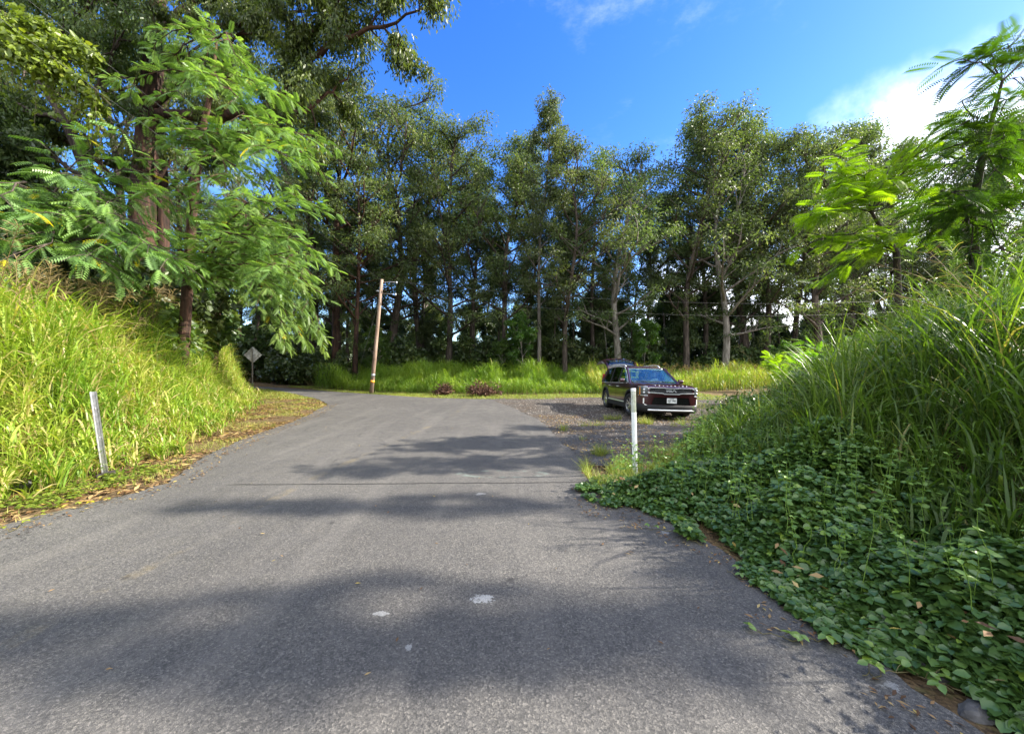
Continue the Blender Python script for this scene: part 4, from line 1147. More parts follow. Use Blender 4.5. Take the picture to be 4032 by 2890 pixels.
acc = vine_cover(34000, 81, (0.9, 5.5, 1.2, 7), 0.052)
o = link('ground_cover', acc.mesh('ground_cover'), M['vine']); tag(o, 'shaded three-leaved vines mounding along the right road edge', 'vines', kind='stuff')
r = np.random.default_rng(811)
P = scatter(620, (1.2, 6.5, 1.5, 8), lambda x, y: in_poly(x, y, VINE_EDGE) & (np.abs(sdist(x, y, VINE_EDGE[:16])) > 0.25) & (dR(x, y) < 2.6), r)
sp_ = Acc()
for (x, y) in P:
    z = gz(x, y) + 0.25 + 0.4 * float(vnoise(np.array([x]), np.array([y]), 0.85, 71)[0]) ** 1.5; a_ = r.random() * 6.28; L = r.uniform(0.15, 0.45)
    path = np.array([x, y, z - 0.2]) + np.array([math.cos(a_) * 0.25 * L, math.sin(a_) * 0.25 * L, L + 0.2]) * np.linspace(0, 1, 6)[:, None]; path[1:, :2] += r.normal(size=(5, 2)) * 0.012
    tube_np(sp_, path, np.linspace(0.0035, 0.0015, 6), 4, 0.97)
    for q in range(3, 6):
        az_ = r.random() * 6.28; sz = 0.05 * (1.1 - 0.22 * (q - 3))
        for da in (-1.25, 0, 1.25):
            dd = np.array([[math.cos(az_ + da), math.sin(az_ + da), r.uniform(-0.3, 0.5)]])
            instance(sp_, OVAL, OVAL_F, frames(dd, np.array([[0, 0, 1.0]]) + r.normal(size=(1, 3)) * 0.3), path[q][None], np.array([sz]), np.array([0.5 + 0.5 * r.random()]))
o = link('vine_shoots', sp_.mesh('vine_shoots'), foliage('young_shoot_leaves', [(0, (0.08, 0.15, 0.035)), (0.6, (0.13, 0.23, 0.045)), (1, (0.2, 0.32, 0.05))], 0.3, 0.4, objvar=0)); tag(o, 'upright young shoots standing out of the shaded vines', 'vines', kind='stuff')
acc = vine_cover(15000, 82, (2.0, 9, 4.5, 13), 0.085)
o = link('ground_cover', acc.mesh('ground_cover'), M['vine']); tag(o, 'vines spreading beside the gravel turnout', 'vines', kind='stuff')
# small weed mat at left shoulder
r = np.random.default_rng(83)
P = scatter(420, (-6.6, -4.4, 4.3, 6.2), lambda x, y: (np.abs(dL(x, y) + 0.9) < 0.75 * vnoise(x, y, 0.5, 17) + 0.1), r)
acc = Acc(); n = len(P); c = np.c_[P, 0.03 + 0.06 * r.random(n)]
for da in (-1.2, 0, 1.2):
    az = r.random(n) * 6.28
    d = np.stack([np.cos(az + da), np.sin(az + da), r.normal(size=n) * 0.2], 1)
    instance(acc, OVAL, OVAL_F, frames(d, unit(np.array([0, 0, 1.0]) + rand_dirs(n, r) * 0.4)), c, 0.055 * r.uniform(0.6, 1.1, n), r.random(n))
o = link('creeping_weeds', acc.mesh('creeping_weeds'), M['vine_y']); tag(o, 'yellow-green creeping weeds at the road edge by the grey post', 'weeds', kind='stuff')


# runners creeping over the asphalt, each a thing
def runner(path, leaves, label, seed, s=0.07, mat=None):
    r = np.random.default_rng(seed); t = empty('vine_runner', (path[0][0], path[0][1], 0.02)); tag(t, label, 'vine runner')
    P_ = np.array([(x - path[0][0], y - path[0][1], z) for x, y, z in path]); st_ = Acc(); lf = Acc()
    tt = np.linspace(0, len(P_) - 1, 14); F_ = np.stack([np.interp(tt, range(len(P_)), P_[:, i]) for i in range(3)], 1)
    F_[1:-1] += r.normal(size=(12, 3)) * 0.008
    tube_np(st_, F_, np.linspace(0.004, 0.002, 14), 5)
    for q in range(leaves):
        j = int((q + 0.6) / leaves * 13); c = F_[j] + np.array([r.normal() * 0.03, r.normal() * 0.03, 0.03 + r.random() * 0.03]); az = r.random() * 6.28
        tube_np(st_, [F_[j], (F_[j] + c) / 2 + (0, 0, 0.01), c], [0.002] * 3, 4)
        for da in (-1.3, 0, 1.3):
            d = np.array([[math.cos(az + da), math.sin(az + da), -0.25]])
            instance(lf, OVAL, OVAL_F, frames(d, np.array([[r.normal() * 0.2, r.normal() * 0.2, 1.0]])), c[None], np.array([s * r.uniform(0.8, 1.1)]), np.array([0.8 + 0.2 * r.random()]))
    link('stem', st_.mesh('stem', True), M['stem'], t); link('leaves', lf.mesh('leaves'), mat or M['vine'], t)


def rp(px, py, z=0.015):
    Y = CAM_H * 1456 / (py * 1.7778 - 1445); p = at(px, py, Y); return (p[0], p[1], z)


runner([rp(1850, 1425), rp(1770, 1430), rp(1730, 1425), rp(1655, 1400)], 4, 'bright runner with drooping leaves creeping furthest onto the asphalt', 401, 0.06)
runner([rp(1560, 1215), rp(1500, 1190), rp(1430, 1175)], 5, 'thin runner on the asphalt below the white post', 402, 0.04)
runner([rp(1700, 1290), rp(1640, 1290), rp(1610, 1270)], 3, 'short two-leaved runner on the asphalt at mid right', 403, 0.05)
runner([rp(2060, 1500), rp(1960, 1500), rp(1910, 1510)], 4, 'runner with light leaves beside the half-buried rock', 404, 0.055)
runner([rp(2130, 1545), rp(2050, 1520), rp(2010, 1490)], 4, 'leafy runner in front of the half-buried rock', 405, 0.055)
runner([rp(20, 1185), rp(90, 1150), rp(170, 1130), rp(260, 1110)], 8, 'reddish creeper lying along the left road edge', 406, 0.05, M['vine_y'])


BB = [shrub_mesh(35, 1.3, 0.7, 20, 55, 0.10), shrub_mesh(36, 1.0, 0.8, 18, 60, 0.09), shrub_mesh(37, 1.5, 0.6, 18, 60, 0.12)]
for k, (X, Y, q, lab) in enumerate(((4.6, 5.2, 1, 'dark leafy bush where vines meet the shaded grass'), (5.6, 4.4, 0, 'leafy bush on the right bank, halfway up the nearest slope'), (6.6, 5.4, 2, 'dense bush near the right picture edge under the dark feathery shrub'),
                                    (6.2, 7.2, 0, 'leafy bush in the middle of the right bank'), (5.4, 8.2, 1, 'low bush on the right bank above the old pavement'), (7.6, 8.6, 2, 'bush on the right bank below the yellow-green feathery shrub'),
                                    (7.0, 10.0, 0, 'bush at the far end of the vine patch'), (8.6, 11.4, 2, 'bush on the crest furthest along the right bank'), (8.4, 6.6, 2, 'bush on the crest by the trunk of the dark feathery shrub'),
                                    (7.4, 6.2, 1, 'broad bush just left of the dark feathery shrub trunk'), (9.8, 9.4, 2, 'bush behind the crest of the right bank'), (7.2, 4.6, 0, 'bush cut by the right picture edge'), (8.0, 13.0, 1, 'low bush where the gravel meets the right bank'))):
    plant('bush', BB[q], (M['stem'], M['vine'] if k % 3 else M['dark_leaf']), (X, Y, gz(X, Y) - 0.05), k * 1.7, (0.85 + 0.2 * (k % 3)) * (0.6 if k in (2, 8, 9, 10, 7, 11) else 0.9), lab, 'bush', None, ('stems', 'foliage'))


# ------------------------------------------------------------------ litter, pebbles
def litter(name, n, box, test, seed, size, label):
    r = np.random.default_rng(seed); P = scatter(n, box, test, r); n = len(P); acc = Acc()
    z = np.maximum(height(P[:, 0], P[:, 1]), np.where(in_poly(P[:, 0], P[:, 1], ROAD), 0.02, 0.004)) + 0.006 + r.random(n) * 0.015
    az = r.random(n) * 6.28; d = np.stack([np.cos(az), np.sin(az), r.normal(size=n) * 0.15], 1)
    instance(acc, LEAF, LEAF_F, frames(d, unit(np.array([0, 0, 1.0]) + rand_dirs(n, r) * 0.35)), np.c_[P, z], size * r.uniform(0.5, 1.3, n), r.random(n))
    o = link(name, acc.mesh(name), M['litter']); tag(o, label, 'leaf litter', kind='stuff')


litter('leaf_litter', 17000, (-20, -4.5, 3, 28), lambda x, y: offroad(x, y) & (vnoise(x, y, 0.45, 91) * vnoise(x, y, 1.3, 92) > 0.04 + 0.22 * rng.random(x.shape)) & (dL(x, y) < 0.9) & (dL(x, y) > -4) & (x < 0), 51, 0.12, 'brown and yellow fallen leaves on the left shoulder')
litter('leaf_litter', 4500, (0.9, 8, 4.8, 13), lambda x, y: offroad(x, y) & (dR(x, y) < 0.6) & (vnoise(x, y, 0.6, 33) > 0.35), 52, 0.07, 'dead leaves between the right road edge and the gravel')
litter('leaf_litter', 150, (-6.5, 2.2, 2, 17), lambda x, y: in_poly(x, y, ROAD), 53, 0.045, 'scattered small leaves on the asphalt')
litter('leaf_litter', 900, (-8, -4.5, 3, 18), lambda x, y: in_poly(x, y, ROAD) & (sdist(x, y, E_L) > -0.45), 54, 0.06, 'dry leaves along the left asphalt edge')
near_edge = lambda x, y: in_poly(x, y, ROAD) & (np.abs(sdist(x, y, VINE_EDGE[:9])) < 0.55 * vnoise(x, y, 0.3, 95) + 0.04)
litter('leaf_litter', 420, (0.8, 2.6, 1.4, 5.6), near_edge, 55, 0.045, 'dirt crumbs and dead bits along the right asphalt edge')
r = np.random.default_rng(56)
P = scatter(900, (1.2, 6, 1.4, 8), lambda x, y: in_poly(x, y, VINE_EDGE), r); n = len(P); acc = Acc()
az = r.random(n) * 6.28
instance(acc, LEAF * np.array([1, 1.4, 1]), LEAF_F, frames(np.stack([np.cos(az), np.sin(az), r.normal(size=n) * 0.5], 1), unit(np.array([0, 0, 1.0]) + rand_dirs(n, r) * 0.5)),
         np.c_[P, height(P[:, 0], P[:, 1]) + 0.1 + 0.45 * r.random(n) * vnoise(P[:, 0], P[:, 1], 0.85, 71)], 0.075 * r.uniform(0.5, 1.3, n), r.random(n))
o = link('dead_leaves', acc.mesh('dead_leaves'), M['litter']); tag(o, 'dead yellow-brown leaves caught among the vines', 'leaf litter', kind='stuff')
# pebbles on the gravel
r = np.random.default_rng(57)
P = scatter(9000, (-2, 16, 8, 21), lambda x, y: in_poly(x, y, GRAVEL) & offroad(x, y), r); n = len(P)
CUBE = np.array([(-1, -1, -0.6), (1, -0.8, -0.6), (0.8, 1, -0.6), (-0.9, 0.9, -0.6), (-0.6, -0.7, 0.6), (0.7, -0.5, 0.5), (0.5, 0.7, 0.7), (-0.6, 0.5, 0.55)]) * 0.5
CUBE_F = np.array([(0, 3, 2, 1), (4, 5, 6, 7), (0, 1, 5, 4), (1, 2, 6, 5), (2, 3, 7, 6), (3, 0, 4, 7)])
acc = Acc(); az = r.random(n) * 6.28
instance(acc, CUBE, CUBE_F, frames(np.stack([np.cos(az), np.sin(az), r.normal(size=n) * 0.3], 1), unit(np.array([0, 0, 1.0]) + rand_dirs(n, r) * 0.3)), np.c_[P, np.full(n, 0.008)], r.uniform(0.015, 0.05, n), r.random(n))
t = NT('pebble_stone'); a = t.n('ShaderNodeAttribute'); a.attribute_name = 'rnd'
M['pebble'] = t.done(t.bsdf(t.ramp(a.outputs['Fac'], [(0, (0.05, 0.046, 0.042)), (0.6, (0.14, 0.125, 0.11)), (1, (0.30, 0.27, 0.24))]), 0.9, 0, 0.2))
o = link('pebbles', acc.mesh('pebbles'), M['pebble']); tag(o, 'loose grey-brown stones on the gravel turnout', 'pebbles', kind='stuff')


# rocks
def rock(loc, s, seed, label, mat):
    r = np.random.default_rng(seed); bm = bmesh.new(); bmesh.ops.create_icosphere(bm, subdivisions=3, radius=1)
    ax = rand_dirs(9, r); am = r.uniform(0.55, 0.9, 9)
    for v in bm.verts:
        p = np.array(v.co)
        for a_, m_ in zip(ax, am):
            k_ = p @ a_
            if k_ > m_: p = p - a_ * (k_ - m_) * 0.85
        p = p + r.normal(size=3) * 0.02; v.co = Vector(p * np.array(s))
    me = bpy.data.meshes.new('rock'); bm.to_mesh(me); bm.free()
    o = link('rock', me, mat); o.location = loc; tag(o, label, 'rock'); return o


M['rock'] = plain('weathered_lava_rock', (0.10, 0.095, 0.09), 0.9, var=0.5, scale=9, bump=0.02)
M['rock_d'] = plain('dark_rock', (0.045, 0.035, 0.03), 0.9, var=0.4, scale=12, bump=0.02)
p = rp(2030, 1490); rock((p[0] + 0.1, p[1] + 0.02, 0.0), (0.16, 0.10, 0.07), 1, 'grey half-buried rock at the vine edge, lower right', M['rock'])
p = rp(2150, 1575); rock((p[0] + 0.02, p[1], 0.0), (0.10, 0.07, 0.05), 2, 'small pale-marked rock nearest the lower right corner', M['rock'])
rock((2.12, 5.62, 0.02), (0.13, 0.11, 0.11), 3, 'dark brown rock at the foot of the white post', M['rock_d'])
p = rp(40, 1085); rock((p[0] - 0.1, p[1], 0.05), (0.28, 0.14, 0.10), 4, 'grey concrete lump at the lower left edge', M['rock'])

# brush piles
def brush(loc, W, H, n, seed, label):
    r = np.random.default_rng(seed); acc = Acc(); root = empty('brush_pile', loc); tag(root, label, 'brush pile')
    for q in range(n):
        a = r.random() * 6.28; b = np.array([r.normal() * W * 0.4, r.normal() * W * 0.25, abs(r.normal()) * H * 0.4])
        d = unit(np.array([math.cos(a), math.sin(a), r.uniform(-0.2, 0.5)])) * r.uniform(0.25, 0.7)
        p_ = np.stack([b, b + d * 0.5 + (0, 0, 0.06), b + d]); tube_np(acc, p_, [0.016, 0.012, 0.005], 4)
    link('twigs', acc.mesh('twigs'), M['bark_red'], root)
    lf = Acc(); c = np.stack([r.normal(size=40) * W * 0.42, r.normal(size=40) * W * 0.25, np.abs(r.normal(size=40)) * H * 0.4 + 0.1], 1)
    add_leaves(lf, c, np.full(40, 0.25), 14, 0.2, r, 0.4, 0.6); m = foliage('dead_brown_fronds', [(0, (0.05, 0.022, 0.015)), (0.7, (0.13, 0.06, 0.04)), (1, (0.20, 0.11, 0.07))], 0.15, 0.7)
    link('dead_leaves', lf.mesh('dead_leaves'), m, root)


p = at(1070, 872, 21.6); brush((p[0], 21.6, 0.05), 1.0, 0.75, 190, 1, 'larger pile of reddish-brown dead brush in front of the tall grass')
p = at(985, 866, 22.4); brush((p[0], 22.4, 0.05), 0.55, 0.6, 80, 2, 'smaller reddish-brown brush pile half hidden in the tall grass')


# ------------------------------------------------------------------ mesh helpers for built things
def bm_obj(name, bm, mat, parent=None, smooth=False):
    me = bpy.data.meshes.new(name); bmesh.ops.recalc_face_normals(bm, faces=bm.faces[:]); bm.to_mesh(me); bm.free()
    if smooth:
        for p_ in me.polygons: p_.use_smooth = True
    return link(name, me, mat, parent)


def prism(pts2, axis_, a, b, bevel=0.0):
    """extrude a 2-D outline between a and b along axis ('x','y','z')"""
    bm = bmesh.new()
    def mk(p, t):
        return {'x': (t, p[0], p[1]), 'y': (p[0], t, p[1]), 'z': (p[0], p[1], t)}[axis_]
    va = [bm.verts.new(mk(p, a)) for p in pts2]; vb = [bm.verts.new(mk(p, b)) for p in pts2]
    n = len(pts2); bm.faces.new(va); bm.faces.new(vb[::-1])
    for i in range(n): bm.faces.new((va[i], vb[i], vb[(i + 1) % n], va[(i + 1) % n]))
    if bevel: bmesh.ops.bevel(bm, geom=bm.edges[:] + bm.verts[:], offset=bevel, segments=2, affect='EDGES', profile=0.5)
    return bm


def box(cx, cy, cz, sx, sy, sz, bevel=0.0):
    bm = prism([(cx - sx / 2, cy - sy / 2), (cx + sx / 2, cy - sy / 2), (cx + sx / 2, cy + sy / 2), (cx - sx / 2, cy + sy / 2)], 'z', cz - sz / 2, cz + sz / 2, bevel)
    return bm


def tube_obj(name, pts, rad, mat, parent=None, sides=10, cap=True):
    bm = bmesh.new(); P_ = [Vector(p_) for p_ in pts]; rings = []
    if not hasattr(rad, '__len__'): rad = [rad] * len(P_)
    for i, p_ in enumerate(P_):
        d = (P_[min(i + 1, len(P_) - 1)] - P_[max(i - 1, 0)]).normalized()
        ref = Vector((0, 0, 1)) if abs(d.z) < 0.9 else Vector((0, 1, 0))
        a_ = d.cross(ref).normalized(); b_ = d.cross(a_)
        rings.append([bm.verts.new(p_ + (a_ * math.cos(t) + b_ * math.sin(t)) * rad[i]) for t in [2 * math.pi * k / sides for k in range(sides)]])
    for r0, r1 in zip(rings[:-1], rings[1:]):
        for k in range(sides): bm.faces.new((r0[k], r0[(k + 1) % sides], r1[(k + 1) % sides], r1[k]))
    if cap: bm.faces.new(rings[0]); bm.faces.new(rings[-1][::-1])
    return bm_obj(name, bm, mat, parent, smooth=sides > 6)


def patch_bm(grid, thick=0.0, d=(1, 0, 0)):
    """grid: rows of points -> surface (optionally given thickness along d)"""
    bm = bmesh.new(); V = [[bm.verts.new(p_) for p_ in row] for row in grid]
    for i in range(len(V) - 1):
        for j in range(len(V[0]) - 1): bm.faces.new((V[i][j], V[i][j + 1], V[i + 1][j + 1], V[i + 1][j]))
    if thick:
        g_ = bmesh.ops.extrude_face_region(bm, geom=bm.faces[:])
        bmesh.ops.translate(bm, verts=[v for v in g_['geom'] if isinstance(v, bmesh.types.BMVert)], vec=Vector(d) * thick)
    return bm


M['metal'] = plain('galvanised_steel', (0.42, 0.42, 0.42), 0.42, 0.9, 0.25, 14)
M['white'] = plain('weathered_white_plastic', (0.70, 0.72, 0.70), 0.5, 0, 0.08, 8)
M['wood'] = bark('weathered_pole_wood', (0.13, 0.085, 0.06), (0.24, 0.165, 0.12), (0.34, 0.26, 0.20), 0.8)
M['orange'] = plain('orange_band', (0.75, 0.30, 0.02), 0.5)
M['ceramic'] = plain('grey_insulator', (0.55, 0.57, 0.58), 0.3)
M['wire'] = plain('bare_cable', (0.13, 0.13, 0.13), 0.5, 0.3)
M['black'] = plain('black_plastic', (0.012, 0.012, 0.013), 0.45)


# ------------------------------------------------------------------ roadside posts
def channel(y0, w, d):
    return [(-w / 2, 0), (-w / 2, d), (-w / 2 + 0.012, d), (-w / 2 + 0.018, 0.012), (w / 2 - 0.018, 0.012), (w / 2 - 0.012, d), (w / 2, d), (w / 2, 0)]


root = empty('marker_post', (1.917, 5.74, 0.0), (R(0.5), R(-1.6), R(8))); tag(root, 'white upright marker post with ribbed reflector top, in front of the parked car', 'post')
prof = [(x * 0.88, y) for x, y in [(-0.047, 0.012), (-0.040, -0.008), (-0.014, -0.014), (0.014, -0.014), (0.040, -0.008), (0.047, 0.012), (0.030, 0.018), (-0.030, 0.018)]]
bm_obj('shaft', prism(prof, 'z', -0.15, 1.00, 0.002), M['white'], root)
t = NT('mossy_reflector'); X, Y_, Z_ = t.sep(); st_ = t.math('SINE', t.math('MULTIPLY', X, 420.0))
f = t.noise(14, 6, 0.7, t.mapping((4, 4, 0.6)))
M['reflector'] = t.done(t.bsdf(t.mix(t.ss(f, 0.35, 0.65), (0.28, 0.32, 0.22), (0.55, 0.56, 0.52)), 0.35, 0, 0.6, t.bump(st_, 0.4, 0.003)))
prof2 = [(x * 0.97, y * 0.97) for x, y in prof]
bm_obj('reflector', prism(prof2, 'z', 1.00, 1.325, 0.001), M['reflector'], root)
bm_obj('cap', prism(prof, 'z', 1.325, 1.37, 0.003), M['white'], root)
root = empty('marker_post', (-6.30, 5.73, 0.02), (R(1), R(-5.5), R(35))); root.scale = (0.82, 0.9, 1); tag(root, 'leaning grey metal channel post at the edge of the left grass', 'post')
bm_obj('shaft', prism([(-0.042, -0.02), (-0.042, 0.022), (-0.032, 0.022), (-0.026, 0.0), (0.026, 0.0), (0.032, 0.022), (0.042, 0.022), (0.042, -0.02), (0.034, -0.02), (0.022, -0.010), (-0.022, -0.010), (-0.034, -0.02)], 'z', -0.1, 1.31), M['metal'], root)
for zz in (0.18, 0.6, 1.05): tube_obj('bolt', [(0, -0.02, zz), (0, -0.008, zz)], 0.008, M['metal'], root, 8)
bm_obj('footing', box(0.03, -0.02, 0.0, 0.26, 0.2, 0.10, 0.02), M['rock_d'], root)

# ------------------------------------------------------------------ diamond sign (back side)
t = NT('sign_back_aluminium'); f = t.noise(3.2, 5, 0.6); X, Y_, Z_ = t.sep()
M['signback'] = t.done(t.bsdf(t.mix(t.ss(f, 0.42, 0.60), (0.34, 0.34, 0.31), (0.62, 0.63, 0.62)), 0.5, 0.4, 0.5))  # shadow dapples put into the panel colour as darker grey patches
root = empty('road_sign', (-19.36, 27.6, 0.08), (0, 0, R(10))); tag(root, 'back of a diamond-shaped road sign on a thin metal post at the road bend', 'sign')
h = 0.62; c_ = 2.52
pl = prism([(-h, c_), (-0.04, c_ - h + 0.03), (0.04, c_ - h + 0.03), (h, c_), (0.04, c_ + h - 0.03), (-0.04, c_ + h - 0.03)], 'y', 0.03, 0.042)
bm_obj('panel', pl, M['signback'], root)
bm_obj('post', prism([(-0.045, -0.03), (-0.045, 0.0), (-0.02, 0.028), (0.02, 0.028), (0.045, 0.0), (0.045, -0.03), (0.03, -0.03), (0.015, 0.008), (-0.015, 0.008), (-0.03, -0.03)], 'z', -0.2, 3.05), M['metal'], root)
for zz in (2.2, 2.85): tube_obj('bolt', [(0, -0.01, zz), (0, 0.02, zz)], 0.018, M['metal'], root, 8)

# ------------------------------------------------------------------ utility pole and lines
pb = Vector((-8.9, 23.4, 0)); pt = Vector((-8.23, 23.4, 7.23)); ax_ = (pt - pb)
root = empty('utility_pole', pb); tag(root, 'slightly leaning wooden utility pole with an orange band, by the far road verge', 'utility pole')
L_ = lambda f: tuple(ax_ * f)
tube_obj('shaft', [L_(-0.03), L_(0.35), L_(0.7), L_(1.0)], [0.125, 0.115, 0.105, 0.095], M['wood'], root, 14)
tube_obj('band', [L_(0.098), L_(0.119)], [0.130, 0.130], M['orange'], root, 14)
tube_obj('tag_plate', [L_(0.15), L_(0.175)], [0.1275, 0.1275], M['metal'], root, 14)
for f, ln in ((0.975, 0.95), (0.88, 0.95)):
    a_ = ax_ * f; arm = tube_obj('bracket', [a_, a_ + Vector((0.5, 0, 0.03 if f > 0.9 else -0.04)), a_ + Vector((ln, 0, 0.0 if f > 0.9 else -0.07))], [0.022, 0.02, 0.018], M['metal'], root, 8)
    e_ = a_ + Vector((ln, 0, 0.0 if f > 0.9 else -0.07)); tube_obj('insulator', [e_ - Vector((0, 0, 0.08)), e_ - Vector((0, 0, 0.02)), e_ + Vector((0, 0, 0.06))], [0.03, 0.045, 0.03], M['ceramic'], root, 10)
a_ = ax_ * 0.90; tube_obj('insulator', [a_ + Vector((-0.28, 0, 0)), a_ + Vector((-0.18, 0, 0)), a_ + Vector((-0.1, 0, 0))], [0.03, 0.045, 0.03], M['ceramic'], root, 10)


def wire(a, b, sag, label, rad=0.0035):
    a = Vector(a); b = Vector(b); o = empty('power_line', a); o_pts = []
    for i in range(25):
        t_ = i / 24; o_pts.append((b - a) * t_ + Vector((0, 0, -4 * sag * t_ * (1 - t_))))
    bpy.data.objects.remove(o)
    w = tube_obj('power_line', o_pts, rad, M['wire'], None, 5); w.location = a; tag(w, label, 'power line')


e1 = pb + ax_ * 0.975 + Vector((0.95, 0, 0.06)); e2 = pb + ax_ * 0.88 + Vector((0.95, 0, -0.02))
wire(e1, (38, 29, 7.5), 1.1, 'upper power line running right from the pole across the wood')
wire(e2, (38, 29, 6.7), 1.2, 'lower power line running right from the pole across the wood')
wire(pb + ax_ * 0.90 + Vector((-0.28, 0, 0)), (-5.9, -14, 7.4), 0.3, 'lower of the two lines slanting from the pole over the left trees', 0.002)
wire(pb + ax_ * 0.99, (-6.1, -14, 7.8), 0.3, 'upper of the two lines slanting from the pole over the left trees', 0.002)
wire(pb + ax_ * 0.86, (-11.6, 27.2, 0.3), 0.0, 'thin guy wire from the pole down into the grass', 0.008)

# ------------------------------------------------------------------ the parked car
M['paint'] = None
t = NT('dark_maroon_metallic_paint'); fl = t.noise(400, 2)
M['paint'] = t.done(t.bsdf(t.mix(fl, (0.030, 0.005, 0.009), (0.058, 0.010, 0.016)), 0.28, 0.35, 0.6, None, 1.0))
M['chrome'] = plain('satin_chrome', (0.80, 0.81, 0.83), 0.28, 0.55, 0.03, 10)
M['clad'] = plain('dark_grey_cladding', (0.012, 0.012, 0.013), 0.75, 0, 0.1, 20)
M['tyre'] = plain('tyre_rubber', (0.014, 0.014, 0.014), 0.8)
M['rim'] = plain('machined_alloy', (0.55, 0.56, 0.57), 0.25, 0.9, 0.05, 20)
M['rimdark'] = plain('dark_rim_barrel', (0.02, 0.02, 0.022), 0.5)
M['grille'] = plain('gloss_black_grille', (0.010, 0.010, 0.011), 0.3)
M['lens'] = plain('headlamp_lens', (0.10, 0.11, 0.12), 0.08, 0.2, 0.2, 30, coat=1.0)
M['amber'] = plain('amber_reflector', (0.75, 0.30, 0.06), 0.3)
M['drl'] = plain('white_lamp_strip', (0.85, 0.84, 0.80), 0.25)
M['interior'] = plain('grey_cabin_trim', (0.16, 0.16, 0.17), 0.8)
t = NT('window_glass'); gl = t.n('ShaderNodeBsdfGlossy'); gl.inputs['Roughness'].default_value = 0.02; gl.inputs[0].default_value = (0.72, 0.84, 0.80, 1)
tr = t.n('ShaderNodeBsdfTransparent'); tr.inputs[0].default_value = (0.80, 0.93, 0.93, 1)
fr = t.n('ShaderNodeFresnel'); fr.inputs[0].default_value = 1.5
mx = t.n('ShaderNodeMixShader'); t.l(t.math('MULTIPLY_ADD', fr.outputs[0], 0.5, 0.02, clamp=True), mx.inputs[0]); t.l(tr.outputs[0], mx.inputs[1]); t.l(gl.outputs[0], mx.inputs[2])
M['glass'] = t.done(mx.outputs[0])
t = NT('tinted_glass'); gl = t.n('ShaderNodeBsdfGlossy'); gl.inputs['Roughness'].default_value = 0.02; gl.inputs[0].default_value = (0.9, 0.95, 1, 1)
tr = t.n('ShaderNodeBsdfTransparent'); tr.inputs[0].default_value = (0.22, 0.25, 0.26, 1)
fr = t.n('ShaderNodeFresnel'); fr.inputs[0].default_value = 1.5
mx = t.n('ShaderNodeMixShader'); t.l(t.math('MULTIPLY_ADD', fr.outputs[0], 1.0, 0.04, clamp=True), mx.inputs[0]); t.l(tr.outputs[0], mx.inputs[1]); t.l(gl.outputs[0], mx.inputs[2])
M['tint'] = t.done(mx.outputs[0])

car = empty('parked_car', (4.93, 14.1, -0.01), (R(-1.8), R(-1.0), R(-88.5)))
tag(car, 'dark maroon three-row SUV parked on the gravel with its tailgate raised', 'car')


def interp(x, xs, ys): return float(np.interp(x, xs, ys))


WX = [-2.50, -2.47, -2.38, -2.15, -1.45, 0, 1.45, 2.0, 2.25, 2.38, 2.455, 2.49]
WY = [0.60, 0.80, 0.905, 0.965, 0.99, 0.985, 0.985, 0.965, 0.93, 0.86, 0.70, 0.45]
TOPX = [-2.5, -1.5, 1.10, 1.5, 2.0, 2.3, 2.42, 2.49]
TOPZ = [1.04, 1.08, 1.15, 1.14, 1.11, 1.075, 1.04, 1.00]
BOTX = [-2.5, -2.2, -1.0, 1.0, 2.2, 2.49]
BOTZ = [0.38, 0.27, 0.24, 0.24, 0.25, 0.33]


def half_w(x): return interp(x, WX, WY)


def front_x(y):
    """x of the nose surface at lateral position y"""
    return interp(abs(y), [0, 0.45, 0.70, 0.86, 0.93, 0.965], [2.50, 2.49, 2.455, 2.38, 2.25, 2.0])


def body_side(z):
    """inset of the flank at height z"""
    return interp(z, [0.24, 0.36, 0.55, 0.72, 0.90, 0.98, 1.04, 1.12], [0.07, 0.025, 0.006, 0.0, 0.004, 0.018, 0.05, 0.13])


def lower_body():
    bm = bmesh.new(); xs = sorted(set([round(v, 3) for v in list(np.linspace(-2.15, 2.0, 26)) + WX + [2.10, 2.31, 2.42, 2.475, -2.44, -2.28]]))
    rings = []
    for x in xs:
        w = half_w(x); zt = interp(x, TOPX, TOPZ); zb = interp(x, BOTX, BOTZ)
        pts = [(0, zb), (w * 0.6, zb), (w - 0.07, zb)]
        for z in (zb + 0.06, 0.46, 0.60, 0.72, 0.84, 0.93, 0.99): pts.append((w - body_side(z), max(z, zb + 0.05)))
        sh = zt - 0.055
        pts += [(w - 0.055, sh), (w - 0.12, zt - 0.022), (w - 0.25, zt - 0.006), (w * 0.42, zt + 0.004), (0, zt + 0.012)]
        ring = [bm.verts.new((x, y, z)) for y, z in pts] + [bm.verts.new((x, -y, z)) for y, z in pts[-2:0:-1]]
        rings.append(ring)
    n = len(rings[0])
    for a_, b_ in zip(rings[:-1], rings[1:]):
        for k in range(n): bm.faces.new((a_[k], a_[(k + 1) % n], b_[(k + 1) % n], b_[k]))
    bm.faces.new(rings[0]); bm.faces.new(rings[-1][::-1])
    bmesh.ops.recalc_face_normals(bm, faces=bm.faces[:])
    return bm


body = bm_obj('body', lower_body(), M['paint'], None)
cutters = []


def cutter(bm):
    me = bpy.data.meshes.new('cut'); bmesh.ops.recalc_face_normals(bm, faces=bm.faces[:]); bm.to_mesh(me); bm.free()
    o = bpy.data.objects.new('cut', me); col.objects.link(o); cutters.append(o)
    m_ = body.modifiers.new('b', 'BOOLEAN'); m_.operation = 'DIFFERENCE'; m_.object = o; m_.solver = 'EXACT'


def arch(cx, r_=0.455, n=28): return [(cx + r_ * math.cos(2 * math.pi * k / n), 0.39 + r_ * math.sin(2 * math.pi * k / n)) for k in range(n)]


